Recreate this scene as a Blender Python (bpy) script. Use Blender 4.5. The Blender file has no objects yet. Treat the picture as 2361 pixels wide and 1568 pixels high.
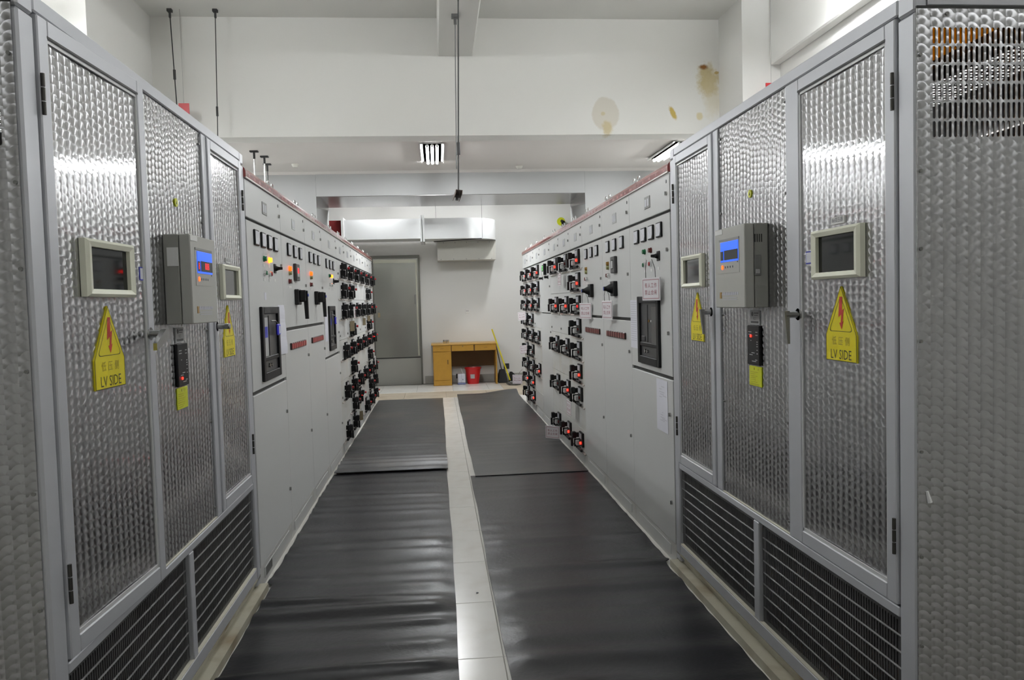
import bpy, bmesh, math, random
from mathutils import Vector, Matrix
random.seed(7)
sc = bpy.context.scene
COL = sc.collection
PI = math.pi

# ------------------------------------------------------------------ camera
F_PX = 1823.4
YAW, PITCH, ROLL, CAM_H = 0.09351, 0.04817, -0.02766, 1.442
cd = bpy.data.cameras.new('camera')
cd.sensor_fit = 'HORIZONTAL'; cd.sensor_width = 36.0
cd.lens = 36.0 * F_PX / 2361.0
cd.clip_start = 0.05; cd.clip_end = 100
cam = bpy.data.objects.new('camera', cd); COL.objects.link(cam)
fw = Vector((math.sin(YAW) * math.cos(PITCH), math.cos(YAW) * math.cos(PITCH), -math.sin(PITCH)))
r0 = Vector((math.cos(YAW), -math.sin(YAW), 0)); u0 = r0.cross(fw)
rt = math.cos(ROLL) * r0 + math.sin(ROLL) * u0
up = -math.sin(ROLL) * r0 + math.cos(ROLL) * u0
cam.matrix_world = Matrix(((rt.x, up.x, -fw.x, 0), (rt.y, up.y, -fw.y, 0), (rt.z, up.z, -fw.z, CAM_H), (0, 0, 0, 1)))
sc.camera = cam

# ------------------------------------------------------------------ world, exposure
w = bpy.data.worlds.new('world'); sc.world = w; w.use_nodes = True
w.node_tree.nodes['Background'].inputs[0].default_value = (0.8, 0.85, 0.9, 1)
w.node_tree.nodes['Background'].inputs[1].default_value = 0.02
sc.view_settings.view_transform = 'Standard'
sc.view_settings.look = 'None'
sc.view_settings.gamma = 1.0
sc.view_settings.use_curve_mapping = False
sc.view_settings.exposure = 0.0
TUBE_LOW, TUBE_PEND, TUBE_MID, TUBE_CENTRE, TUBE_FAR = 165.0, 40.0, 335.0, 65.0, 300.0     # fluorescent tube strengths

XL, XR = -0.939, 1.238            # fronts of the two cabinet rows
CEIL, CEIL_LOW = 4.62, 3.38

# ------------------------------------------------------------------ materials
MATS = {}
def nt(name):
    m = bpy.data.materials.new(name); m.use_nodes = True
    t = m.node_tree
    return m, t, t.nodes, t.links, t.nodes['Principled BSDF']
def setp(b, **k):
    for n, v in k.items():
        n = {'rough': 'Roughness', 'metal': 'Metallic', 'spec': 'Specular IOR Level', 'coat': 'Coat Weight',
             'trans': 'Transmission Weight', 'alpha': 'Alpha', 'ior': 'IOR', 'sub': 'Subsurface Weight'}[n]
        b.inputs[n].default_value = v
def mat(name, col, rough=0.5, metal=0.0, var=0.06, scale=6.0, bump=0.0, bscale=80.0, stain=None, stain_scale=2.0, stain_amt=0.5, **k):
    """painted / plain surface with a faint procedural mottling, optional grime and fine relief"""
    m, t, N, L, b = nt(name)
    tc = N.new('ShaderNodeTexCoord')
    no = N.new('ShaderNodeTexNoise'); no.inputs['Scale'].default_value = scale; no.inputs['Detail'].default_value = 5
    L.new(tc.outputs['Object'], no.inputs['Vector'])
    mx = N.new('ShaderNodeMix'); mx.data_type = 'RGBA'
    c = Vector(col[:3])
    mx.inputs[6].default_value = (*(c * (1 - var)), 1); mx.inputs[7].default_value = (*[min(1, x) for x in c * (1 + var)], 1)
    L.new(no.outputs['Fac'], mx.inputs[0])
    out = mx.outputs[2]
    if stain is not None:
        n2 = N.new('ShaderNodeTexNoise'); n2.inputs['Scale'].default_value = stain_scale; n2.inputs['Detail'].default_value = 8
        L.new(tc.outputs['Object'], n2.inputs['Vector'])
        rp = N.new('ShaderNodeValToRGB'); rp.color_ramp.elements[0].position = 0.5; rp.color_ramp.elements[1].position = 0.75
        L.new(n2.outputs['Fac'], rp.inputs[0])
        ml = N.new('ShaderNodeMath'); ml.operation = 'MULTIPLY'; ml.inputs[1].default_value = stain_amt
        L.new(rp.outputs[0], ml.inputs[0])
        m2 = N.new('ShaderNodeMix'); m2.data_type = 'RGBA'
        L.new(ml.outputs[0], m2.inputs[0]); L.new(out, m2.inputs[6]); m2.inputs[7].default_value = (*stain, 1)
        out = m2.outputs[2]
    L.new(out, b.inputs['Base Color'])
    if bump:
        nb = N.new('ShaderNodeTexNoise'); nb.inputs['Scale'].default_value = bscale; nb.inputs['Detail'].default_value = 4
        L.new(tc.outputs['Object'], nb.inputs['Vector'])
        bp = N.new('ShaderNodeBump'); bp.inputs['Strength'].default_value = bump; bp.inputs['Distance'].default_value = 0.01
        L.new(nb.outputs['Fac'], bp.inputs['Height']); L.new(bp.outputs[0], b.inputs['Normal'])
    setp(b, rough=rough, metal=metal, **k)
    MATS[name] = m
    return m
def emit(name, col, strength, base=None):
    m, t, N, L, b = nt(name)
    b.inputs['Base Color'].default_value = (*(base or col), 1)
    b.inputs['Emission Color'].default_value = (*col, 1); b.inputs['Emission Strength'].default_value = strength
    setp(b, rough=0.35)
    MATS[name] = m
    return m
def swirl(name, axis, tilt=0.07, off=0.42):
    """engine-turned sheet: overlapping discs of circular brush marks, as anisotropic tangents"""
    m, t, N, L, b = nt(name)
    tc = N.new('ShaderNodeTexCoord'); sp = N.new('ShaderNodeSeparateXYZ'); L.new(tc.outputs['Object'], sp.inputs[0])
    def M(op, a, c=None, d=None):
        n = N.new('ShaderNodeMath'); n.operation = op
        for i, x in enumerate((a, c, d)):
            if x is None: continue
            if isinstance(x, (int, float)): n.inputs[i].default_value = x
            else: L.new(x, n.inputs[i])
        return n.outputs[0]
    P, Q, R = 0.0345, 0.0238, 0.0235
    u, v = sp.outputs[axis], sp.outputs['Z']
    us = M('DIVIDE', M('ADD', u, 10.0), P); col = M('FLOOR', us); fu = M('MULTIPLY', M('SUBTRACT', M('SUBTRACT', us, col), off), P)
    wn = N.new('ShaderNodeTexWhiteNoise'); wn.noise_dimensions = '1D'; L.new(col, wn.inputs['W'])
    vs = M('ADD', M('DIVIDE', M('ADD', v, 10.0), Q), wn.outputs['Value']); row = M('FLOOR', vs); fv = M('SUBTRACT', vs, row)
    dA = M('MULTIPLY', M('ADD', fv, 0.45), Q); d0 = M('MULTIPLY', M('SUBTRACT', fv, 0.55), Q)
    dist = M('SQRT', M('ADD', M('MULTIPLY', fu, fu), M('MULTIPLY', dA, dA)))
    use = M('LESS_THAN', dist, R)
    dv = M('ADD', M('MULTIPLY', use, dA), M('MULTIPLY', M('SUBTRACT', 1.0, use), d0))
    cb = N.new('ShaderNodeCombineXYZ')
    L.new(M('MULTIPLY', dv, -1.0), cb.inputs[axis]); L.new(fu, cb.inputs['Z'])
    vt = N.new('ShaderNodeVectorTransform'); vt.vector_type = 'VECTOR'; vt.convert_from = 'OBJECT'; vt.convert_to = 'WORLD'
    L.new(cb.outputs[0], vt.inputs[0])
    nm = N.new('ShaderNodeVectorMath'); nm.operation = 'NORMALIZE'; L.new(vt.outputs[0], nm.inputs[0])
    def tilted(k):
        cr = N.new('ShaderNodeCombineXYZ')
        L.new(M('MULTIPLY', fu, k / R), cr.inputs[axis]); L.new(M('MULTIPLY', dv, k / R), cr.inputs['Z'])
        v2 = N.new('ShaderNodeVectorTransform'); v2.vector_type = 'VECTOR'; v2.convert_from = 'OBJECT'; v2.convert_to = 'WORLD'
        L.new(cr.outputs[0], v2.inputs[0])
        ge = N.new('ShaderNodeNewGeometry')
        ad = N.new('ShaderNodeVectorMath'); ad.operation = 'ADD'; L.new(ge.outputs['Normal'], ad.inputs[0]); L.new(v2.outputs[0], ad.inputs[1])
        n2 = N.new('ShaderNodeVectorMath'); n2.operation = 'NORMALIZE'; L.new(ad.outputs[0], n2.inputs[0])
        return n2.outputs[0]
    w2 = N.new('ShaderNodeTexWhiteNoise'); w2.noise_dimensions = '2D'
    c2 = N.new('ShaderNodeCombineXYZ'); L.new(col, c2.inputs[0]); L.new(M('SUBTRACT', row, use), c2.inputs[1]); L.new(c2.outputs[0], w2.inputs['Vector'])
    big = N.new('ShaderNodeTexNoise'); big.inputs['Scale'].default_value = 3.0; L.new(tc.outputs['Object'], big.inputs['Vector'])
    val = M('ADD', M('MULTIPLY', w2.outputs['Value'], 0.03), M('ADD', 0.37, M('MULTIPLY', big.outputs['Fac'], 0.10)))
    cc = N.new('ShaderNodeCombineXYZ')
    L.new(val, cc.inputs[0]); L.new(val, cc.inputs[1]); L.new(M('MULTIPLY', val, 1.02), cc.inputs[2])
    # brushed discs
    L.new(cc.outputs[0], b.inputs['Base Color']); L.new(nm.outputs[0], b.inputs['Tangent']); L.new(tilted(tilt), b.inputs['Normal'])
    b.inputs['Anisotropic'].default_value = 1.0
    setp(b, metal=1.0, rough=0.27)
    # the polished sheet between the marks
    b2 = N.new('ShaderNodeBsdfPrincipled'); L.new(cc.outputs[0], b2.inputs['Base Color']); L.new(tilted(0.012), b2.inputs['Normal'])
    setp(b2, metal=1.0, rough=0.05)
    mx = N.new('ShaderNodeMixShader'); mx.inputs[0].default_value = 0.16
    L.new(b.outputs[0], mx.inputs[1]); L.new(b2.outputs[0], mx.inputs[2])
    L.new(mx.outputs[0], N['Material Output'].inputs['Surface'])
    MATS[name] = m
    return m

mat('wall_paint', (0.76, 0.755, 0.73), 0.85, var=0.03, scale=1.5, bump=0.05, bscale=120)
mat('ceiling_paint', (0.62, 0.615, 0.585), 0.9, var=0.03, scale=1.2)
mat('low_ceiling_paint', (0.66, 0.63, 0.60), 0.9, var=0.03, scale=1.2)
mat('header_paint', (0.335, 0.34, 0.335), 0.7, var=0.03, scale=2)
mat('soffit_steel', (0.20, 0.19, 0.185), 0.26, metal=0.9, var=0.10, scale=1.5)
mat('grout', (0.30, 0.29, 0.26), 0.9, var=0.1, scale=8)
mat('tile_white', (0.80, 0.785, 0.74), 0.22, var=0.05, scale=4, stain=(0.55, 0.50, 0.42), stain_scale=6, stain_amt=0.25)
mat('tile_tan', (0.50, 0.43, 0.33), 0.5, var=0.12, scale=5, stain=(0.28, 0.20, 0.12), stain_scale=3, stain_amt=0.6)
mat('rubber', (0.015, 0.015, 0.018), 0.33, var=0.25, scale=3, bump=0.12, bscale=40, stain=(0.040, 0.039, 0.038), stain_scale=1.6, stain_amt=0.6, spec=0.27)
mat('rubber_dusty', (0.042, 0.042, 0.044), 0.42, var=0.2, scale=3, bump=0.12, bscale=40, stain=(0.13, 0.115, 0.095), stain_scale=1.3, stain_amt=0.7)
mat('alu', (0.54, 0.55, 0.58), 0.42, metal=0.35, var=0.03, scale=4)
mat('alu_bright', (0.70, 0.70, 0.70), 0.35, metal=0.3, var=0.05, scale=20)
mat('dust_ledge', (0.62, 0.60, 0.50), 0.9, var=0.12, scale=30)
mat('channel_paint', (0.47, 0.45, 0.36), 0.6, var=0.1, scale=6, stain=(0.22, 0.15, 0.07), stain_scale=4, stain_amt=0.8)
mat('cab_grey', (0.56, 0.565, 0.555), 0.40, var=0.02, scale=3)
mat('cab_dirty', (0.56, 0.56, 0.54), 0.45, var=0.03, scale=3, stain=(0.44, 0.40, 0.30), stain_scale=3, stain_amt=0.5)
mat('seam_black', (0.02, 0.02, 0.018), 0.6)
mat('rail_red', (0.26, 0.035, 0.03), 0.16, var=0.15, scale=9, coat=0.5)
mat('rail_trim', (0.50, 0.46, 0.42), 0.35, metal=0.4, var=0.05)
mat('rail_letter', (0.46, 0.26, 0.25), 0.4)
mat('black_plastic', (0.009, 0.009, 0.0095), 0.5, var=0.2, scale=15, spec=0.25)
mat('grey_plastic', (0.035, 0.035, 0.036), 0.4, var=0.15, scale=15)
mat('dark_window', (0.035, 0.036, 0.036), 0.12, var=0.2, scale=10)
mat('meter_face', (0.74, 0.75, 0.80), 0.25, var=0.04, scale=20)
mat('chrome', (0.72, 0.72, 0.72), 0.22, metal=1.0, var=0.05, scale=30)
mat('dull_metal', (0.25, 0.25, 0.24), 0.4, metal=0.8, var=0.1, scale=30)
mat('cover_grey', (0.52, 0.52, 0.51), 0.45, var=0.04)
mat('handle_metal', (0.42, 0.42, 0.41), 0.25, metal=1.0, var=0.1, scale=30)
mat('hinge_metal', (0.07, 0.068, 0.06), 0.4, metal=0.7, var=0.2, scale=30)
mat('white_plastic', (0.74, 0.74, 0.72), 0.4, var=0.03)
mat('cream_plastic', (0.84, 0.84, 0.69), 0.35, var=0.03)
mat('paper', (0.70, 0.70, 0.76), 0.8, var=0.03, scale=10)
mat('ink', (0.10, 0.10, 0.12), 0.7)
mat('ink_faint', (0.50, 0.50, 0.55), 0.7)
mat('ink_red', (0.25, 0.015, 0.045), 0.6)
mat('sign_red_line', (0.36, 0.16, 0.18), 0.6)
mat('sign_white', (0.72, 0.70, 0.72), 0.35, var=0.03)
mat('label_grey', (0.42, 0.43, 0.43), 0.4)
mat('box_grey', (0.30, 0.30, 0.272), 0.45, var=0.02)
mat('box_light', (0.43, 0.43, 0.395), 0.45, var=0.02)
mat('warn_yellow', (0.80, 0.68, 0.005), 0.38, var=0.03)
mat('note_yellow', (0.62, 0.66, 0.015), 0.45, var=0.05)
mat('warn_red', (0.50, 0.03, 0.01), 0.45)
mat('warn_ink', (0.06, 0.055, 0.01), 0.5)
mat('warn_gold', (0.38, 0.30, 0.02), 0.5)
mat('blue_line', (0.03, 0.04, 0.42), 0.5)
mat('glass_dark', (0.012, 0.013, 0.013), 0.05, var=0.2, scale=8, spec=0.25)
mat('glass_grey', (0.035, 0.035, 0.035), 0.06, var=0.2, scale=8, spec=0.45)
mat('lamp_green', (0.01, 0.16, 0.06), 0.25)
mat('lamp_red_off', (0.14, 0.015, 0.015), 0.25)
mat('lamp_amber_off', (0.30, 0.16, 0.02), 0.3)
mat('lamp_olive', (0.28, 0.28, 0.12), 0.3)
mat('red_button', (0.36, 0.012, 0.015), 0.35)
mat('led_dark', (0.16, 0.02, 0.02), 0.3)
mat('led_dark2', (0.03, 0.012, 0.012), 0.3)
mat('blue_tip', (0.02, 0.06, 0.42), 0.4)
mat('blue_tag', (0.02, 0.02, 0.55), 0.4)
mat('wood', (0.46, 0.245, 0.03), 0.42, var=0.12, scale=12)
mat('wood_dark', (0.16, 0.085, 0.03), 0.6, var=0.1, scale=12)
mat('wood_edge', (0.60, 0.36, 0.10), 0.4, var=0.08, scale=12)
mat('bucket_red', (0.52, 0.012, 0.015), 0.32, var=0.05)
mat('broom_yellow', (0.66, 0.56, 0.02), 0.35)
mat('bristle', (0.012, 0.012, 0.012), 0.8)
mat('rag_grey', (0.14, 0.14, 0.13), 0.95, var=0.25, scale=20, bump=0.5, bscale=30)
mat('jug_white', (0.60, 0.61, 0.68), 0.35)
mat('jug_blue', (0.16, 0.18, 0.32), 0.4)
mat('duct_white', (0.76, 0.77, 0.77), 0.30, metal=0.25, var=0.03, scale=4)
mat('duct_beige', (0.52, 0.51, 0.46), 0.5, var=0.04)
mat('canvas_red', (0.20, 0.012, 0.012), 0.8)
mat('steel_door', (0.46, 0.465, 0.43), 0.20, metal=0.9, var=0.12, scale=1.5)
mat('steel_door_low', (0.36, 0.36, 0.33), 0.42, metal=0.5, var=0.1, scale=2)
mat('door_trim_light', (0.52, 0.52, 0.43), 0.35, metal=0.3, var=0.06)
mat('door_frame', (0.17, 0.17, 0.15), 0.35, metal=0.6, var=0.08)
mat('rod_black', (0.02, 0.02, 0.02), 0.5)
mat('rod_grey', (0.14, 0.14, 0.14), 0.5, metal=0.4)
mat('channel_brown', (0.10, 0.07, 0.06), 0.5)
mat('sign_board_red', (0.42, 0.01, 0.015), 0.4)
mat('baseboard', (0.38, 0.37, 0.34), 0.5, var=0.06)
mat('brown_tag', (0.14, 0.11, 0.06), 0.6, var=0.2, scale=20)
mat('coil_yellow', (0.75, 0.40, 0.01), 0.5, var=0.06)
mat('coil_dark', (0.03, 0.03, 0.03), 0.6)
mat('clear_plastic', (0.50, 0.52, 0.51), 0.25, metal=0.6, var=0.05)
mat('fixture_white', (0.75, 0.75, 0.73), 0.5)
mat('socket_black', (0.02, 0.02, 0.02), 0.4)
mat('scratch', (0.75, 0.75, 0.75), 0.5)
mat('grille_steel', (0.10, 0.10, 0.10), 0.45, metal=0.6, var=0.3, scale=8, stain=(0.16, 0.155, 0.15), stain_scale=6, stain_amt=0.5)
mat('ridge_steel', (0.115, 0.115, 0.115), 0.45, metal=0.6, var=0.2, scale=8)
def board():
    m, t, N, L, b = nt('board_yellow')
    tr = N.new('ShaderNodeBsdfTranslucent'); mx = N.new('ShaderNodeMixShader'); mx.inputs[0].default_value = 0.7
    no = N.new('ShaderNodeTexNoise'); no.inputs['Scale'].default_value = 9
    cr = N.new('ShaderNodeMix'); cr.data_type = 'RGBA'; cr.inputs[6].default_value = (0.62, 0.30, 0.004, 1); cr.inputs[7].default_value = (0.72, 0.40, 0.01, 1)
    L.new(no.outputs['Fac'], cr.inputs[0]); L.new(cr.outputs[2], tr.inputs['Color']); L.new(cr.outputs[2], b.inputs['Base Color'])
    L.new(b.outputs[0], mx.inputs[1]); L.new(tr.outputs[0], mx.inputs[2]); L.new(mx.outputs[0], N['Material Output'].inputs['Surface'])
    MATS['board_yellow'] = m
board()
swirl('swirl_front', 'X', 0.048)
swirl('swirl_end', 'Y', 0.26, 0.24)
emit('tube_low', (0.965, 0.985, 1.0), TUBE_LOW)
emit('tube_pend', (0.965, 0.985, 1.0), TUBE_PEND)
emit('tube_mid', (0.965, 0.985, 1.0), TUBE_MID)
emit('tube_centre', (0.965, 0.985, 1.0), TUBE_CENTRE)
emit('tube_far', (0.97, 0.985, 1.0), TUBE_FAR)
emit('led_red', (1.0, 0.012, 0.006), 9.0)
emit('led_red_dim', (1.0, 0.02, 0.02), 1.2, base=(0.3, 0.01, 0.01))
emit('lamp_amber', (1.0, 0.20, 0.01), 5.0)
emit('lamp_orange', (1.0, 0.08, 0.005), 3.0)
emit('led_green', (0.12, 1.0, 0.12), 3.0)
emit('lcd_blue', (0.015, 0.11, 0.85), 1.0)
emit('lcd_reflection_red', (1.0, 0.01, 0.02), 1.0)

def wall_stained():
    """the beam wall's paint with the rusty leak stains it carries (world position on the wall)"""
    m, t, N, L, b = nt('wall_stained')
    geo = N.new('ShaderNodeNewGeometry'); sp = N.new('ShaderNodeSeparateXYZ'); L.new(geo.outputs['Position'], sp.inputs[0])
    no = N.new('ShaderNodeTexNoise'); no.inputs['Scale'].default_value = 7; no.inputs['Detail'].default_value = 9; no.inputs['Roughness'].default_value = 0.7
    L.new(geo.outputs['Position'], no.inputs['Vector'])
    def M(op, a, c=None):
        n = N.new('ShaderNodeMath'); n.operation = op
        for i, x in enumerate((a, c)):
            if x is None: continue
            if isinstance(x, (int, float)): n.inputs[i].default_value = x
            else: L.new(x, n.inputs[i])
        return n.outputs[0]
    col = None
    base = N.new('ShaderNodeMix'); base.data_type = 'RGBA'
    base.inputs[6].default_value = (0.72, 0.71, 0.67, 1); base.inputs[7].default_value = (0.76, 0.755, 0.73, 1)
    n0 = N.new('ShaderNodeTexNoise'); n0.inputs['Scale'].default_value = 0.9; L.new(geo.outputs['Position'], n0.inputs['Vector'])
    L.new(n0.outputs['Fac'], base.inputs[0]); col = base.outputs[2]
    nz = M('SUBTRACT', no.outputs['Fac'], 0.5)
    def blob(cx, cz, rx, rz, rgb, amt, rough=1.2, soft=0.35, lean=0.0):
        nonlocal col
        dz = M('SUBTRACT', sp.outputs['Z'], cz)
        dx = M('SUBTRACT', M('SUBTRACT', sp.outputs['X'], cx), M('MULTIPLY', dz, lean))
        a = M('DIVIDE', dx, rx); c = M('DIVIDE', dz, rz)
        d = M('ADD', M('SQRT', M('ADD', M('MULTIPLY', a, a), M('MULTIPLY', c, c))), M('MULTIPLY', nz, rough))
        mr = N.new('ShaderNodeMapRange'); mr.inputs['From Min'].default_value = 1.0; mr.inputs['From Max'].default_value = 1.0 - soft
        mr.inputs['To Min'].default_value = 0; mr.inputs['To Max'].default_value = amt
        L.new(d, mr.inputs['Value'])
        mx = N.new('ShaderNodeMix'); mx.data_type = 'RGBA'
        L.new(mr.outputs[0], mx.inputs[0]); L.new(col, mx.inputs[6]); mx.inputs[7].default_value = (*rgb, 1)
        col = mx.outputs[2]
    blob(1.99, 3.555, 0.165, 0.20, (0.60, 0.56, 0.48), 0.75, 0.5, 0.12)
    blob(2.01, 3.40, 0.07, 0.09, (0.55, 0.46, 0.25), 0.8, 1.6)
    blob(1.96, 3.56, 0.03, 0.025, (0.56, 0.48, 0.27), 0.7)
    blob(2.78, 3.555, 0.038, 0.10, (0.46, 0.34, 0.09), 1.0, 1.8, 0.5, lean=-0.45)
    blob(3.09, 3.525, 0.05, 0.055, (0.56, 0.47, 0.22), 0.7, 1.2)
    blob(3.20, 3.93, 0.16, 0.22, (0.50, 0.41, 0.20), 0.9, 1.9, 0.5)
    blob(3.25, 3.75, 0.14, 0.30, (0.60, 0.53, 0.36), 0.5, 1.8, 0.6)
    blob(3.15, 4.085, 0.062, 0.036, (0.20, 0.08, 0.01), 1.0, 1.1, 0.6)
    blob(3.30, 4.02, 0.03, 0.02, (0.42, 0.28, 0.05), 0.8, 1.2)
    L.new(col, b.inputs['Base Color']); setp(b, rough=0.85)
    MATS['wall_stained'] = m
wall_stained()

# ------------------------------------------------------------------ mesh helpers
class MB:
    def __init__(s): s.v = []; s.f = []; s.mi = []; s.cur = 0
    def add(s, vs, fs):
        o = len(s.v); s.v += [tuple(p) for p in vs]
        s.f += [tuple(i + o for i in f) for f in fs]; s.mi += [s.cur] * len(fs)
        return s
    def use(s, i): s.cur = i; return s
    def box(s, x0, y0, z0, x1, y1, z1):
        if x0 > x1: x0, x1 = x1, x0
        if y0 > y1: y0, y1 = y1, y0
        if z0 > z1: z0, z1 = z1, z0
        v = [(x0, y0, z0), (x1, y0, z0), (x1, y1, z0), (x0, y1, z0), (x0, y0, z1), (x1, y0, z1), (x1, y1, z1), (x0, y1, z1)]
        return s.add(v, [(0, 3, 2, 1), (4, 5, 6, 7), (0, 1, 5, 4), (1, 2, 6, 5), (2, 3, 7, 6), (3, 0, 4, 7)])
    def cbox(s, x0, y0, z0, x1, y1, z1, c):
        """box with chamfered edges"""
        if x0 > x1: x0, x1 = x1, x0
        if y0 > y1: y0, y1 = y1, y0
        if z0 > z1: z0, z1 = z1, z0
        c = min(c, (x1 - x0) * .45, (y1 - y0) * .45, (z1 - z0) * .45)
        pts = []
        for X, dx in ((x0, c), (x1, -c)):
            for Y, dy in ((y0, c), (y1, -c)):
                for Z, dz in ((z0, c), (z1, -c)):
                    pts += [(X, Y + dy, Z + dz), (X + dx, Y, Z + dz), (X + dx, Y + dy, Z)]
        return s.hull(pts)
    def hull(s, pts):
        bm = bmesh.new()
        for p in pts: bm.verts.new(p)
        r = bmesh.ops.convex_hull(bm, input=bm.verts[:])
        junk = [e for e in r['geom_interior'] if isinstance(e, bmesh.types.BMVert)]
        if junk: bmesh.ops.delete(bm, geom=junk, context='VERTS')
        bmesh.ops.dissolve_limit(bm, angle_limit=0.002, verts=bm.verts[:], edges=bm.edges[:])
        bm.normal_update(); bm.verts.index_update()
        s.add([v.co[:] for v in bm.verts], [[v.index for v in f.verts] for f in bm.faces]); bm.free()
        return s
    def cyl(s, p0, p1, r, n=12, r1=None, caps=True):
        p0, p1 = Vector(p0), Vector(p1); d = (p1 - p0).normalized()
        a = d.orthogonal().normalized(); b = d.cross(a); r1 = r if r1 is None else r1
        vs = [p0 + (a * math.cos(t) + b * math.sin(t)) * r for t in [2 * PI * i / n for i in range(n)]] + \
             [p1 + (a * math.cos(t) + b * math.sin(t)) * r1 for t in [2 * PI * i / n for i in range(n)]]
        fs = [(i, (i + 1) % n, n + (i + 1) % n, n + i) for i in range(n)]
        if caps: fs += [tuple(reversed(range(n))), tuple(range(n, 2 * n))]
        return s.add(vs, fs)
    def tube(s, path, r, n=8):
        P = [Vector(p) for p in path]; vs = []
        prev = None
        for i, p in enumerate(P):
            d = ((P[min(i + 1, len(P) - 1)] - P[max(i - 1, 0)])).normalized()
            a = d.orthogonal().normalized() if prev is None else (prev - d * prev.dot(d)).normalized()
            prev = a; b = d.cross(a)
            vs += [p + (a * math.cos(2 * PI * k / n) + b * math.sin(2 * PI * k / n)) * r for k in range(n)]
        fs = [(i * n + k, i * n + (k + 1) % n, (i + 1) * n + (k + 1) % n, (i + 1) * n + k) for i in range(len(P) - 1) for k in range(n)]
        fs += [tuple(reversed(range(n))), tuple(range((len(P) - 1) * n, len(P) * n))]
        return s.add(vs, fs)
    def torus(s, c, axis, R, r, n=16, m=6):
        c = Vector(c); ax = Vector(axis).normalized(); a = ax.orthogonal().normalized(); b = ax.cross(a); vs = []
        for i in range(n):
            t = 2 * PI * i / n; d = a * math.cos(t) + b * math.sin(t)
            for k in range(m):
                q = 2 * PI * k / m; vs.append(c + d * (R + r * math.cos(q)) + ax * r * math.sin(q))
        return s.add(vs, [(i * m + k, ((i + 1) % n) * m + k, ((i + 1) % n) * m + (k + 1) % m, i * m + (k + 1) % m) for i in range(n) for k in range(m)])
    def lathe(s, prof, c, n=20):
        """profile (r, z) about the vertical axis"""
        vs = []
        for r, z in prof: vs += [(c[0] + r * math.cos(2 * PI * k / n), c[1] + r * math.sin(2 * PI * k / n), c[2] + z) for k in range(n)]
        fs = [(i * n + k, i * n + (k + 1) % n, (i + 1) * n + (k + 1) % n, (i + 1) * n + k) for i in range(len(prof) - 1) for k in range(n)]
        return s.add(vs, fs)
    def prism(s, poly, fn, d0, d1):
        """polygon (2-D list) pushed from depth d0 to d1; fn(u, v, d) -> xyz"""
        n = len(poly)
        vs = [fn(u, v, d0) for u, v in poly] + [fn(u, v, d1) for u, v in poly]
        fs = [(i, (i + 1) % n, n + (i + 1) % n, n + i) for i in range(n)] + [tuple(reversed(range(n))), tuple(range(n, 2 * n))]
        return s.add(vs, fs)
    def mesh(s, name, mats, smooth=False, fix=True):
        me = bpy.data.meshes.new(name); me.from_pydata(s.v, [], s.f)
        for m in (mats if isinstance(mats, (list, tuple)) else [mats]): me.materials.append(MATS[m])
        for p, i in zip(me.polygons, s.mi): p.material_index = i
        if fix:
            bm = bmesh.new(); bm.from_mesh(me); bmesh.ops.recalc_face_normals(bm, faces=bm.faces[:]); bm.to_mesh(me); bm.free()
        if smooth:
            me.polygons.foreach_set('use_smooth', [True] * len(me.polygons))
            if hasattr(me, 'set_sharp_from_angle'): me.set_sharp_from_angle(angle=0.7)
        me.update()
        return me
    def build(s, name, mats, parent=None, smooth=False, fix=True):
        return link(name, s.mesh(name, mats, smooth, fix), parent)
def link(name, me, parent=None):
    o = bpy.data.objects.new(name, me); COL.objects.link(o)
    if parent is not None: o.parent = parent
    return o
def empty(name, loc=(0, 0, 0), rz=0.0, parent=None):
    o = bpy.data.objects.new(name, None); COL.objects.link(o); o.location = loc; o.rotation_euler = (0, 0, rz)
    o.empty_display_size = 0.1
    if parent is not None: o.parent = parent
    return o
def tag(o, label, cat, group=None, kind=None):
    o['label'] = label; o['category'] = cat
    if group: o['group'] = group
    if kind: o['kind'] = kind
    return o
def struct(o): o['kind'] = 'structure'; return o
def stuff(o): o['kind'] = 'stuff'; return o
def box_obj(name, m, b, parent=None, c=0.0):
    mb = MB()
    mb.cbox(*b, c) if c else mb.box(*b)
    return mb.build(name, m, parent)
_txt = {}
def text_mesh(body, size, align='CENTER', spacing=1.0, line=1.0):
    k = (body, size, align, spacing, line)
    if k in _txt: return _txt[k]
    cu = bpy.data.curves.new('lettering', 'FONT'); cu.body = body; cu.size = size; cu.align_x = align; cu.align_y = 'CENTER'
    cu.space_character = spacing; cu.space_line = line; cu.resolution_u = 2
    o = bpy.data.objects.new('lettering', cu); COL.objects.link(o); bpy.context.view_layer.update()
    me = bpy.data.meshes.new_from_object(o.evaluated_get(bpy.context.evaluated_depsgraph_get()))
    vs = [v.co[:2] for v in me.vertices]; fs = [tuple(p.vertices) for p in me.polygons]
    bpy.data.objects.remove(o); bpy.data.curves.remove(cu); bpy.data.meshes.remove(me)
    _txt[k] = (vs, fs)
    return _txt[k]
def text_on(mb, body, size, cx, cz, y, sx=1.0, **k):
    """flat lettering on a plane facing local -y"""
    vs, fs = text_mesh(body, size, **k)
    return mb.add([(cx + x * sx, y, cz + z) for x, z in vs], fs)
def copy_tree(o, parent=None):
    c = o.copy(); COL.objects.link(c); c.parent = parent
    for ch in [x for x in o.children]: copy_tree(ch, c)
    return c

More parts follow.
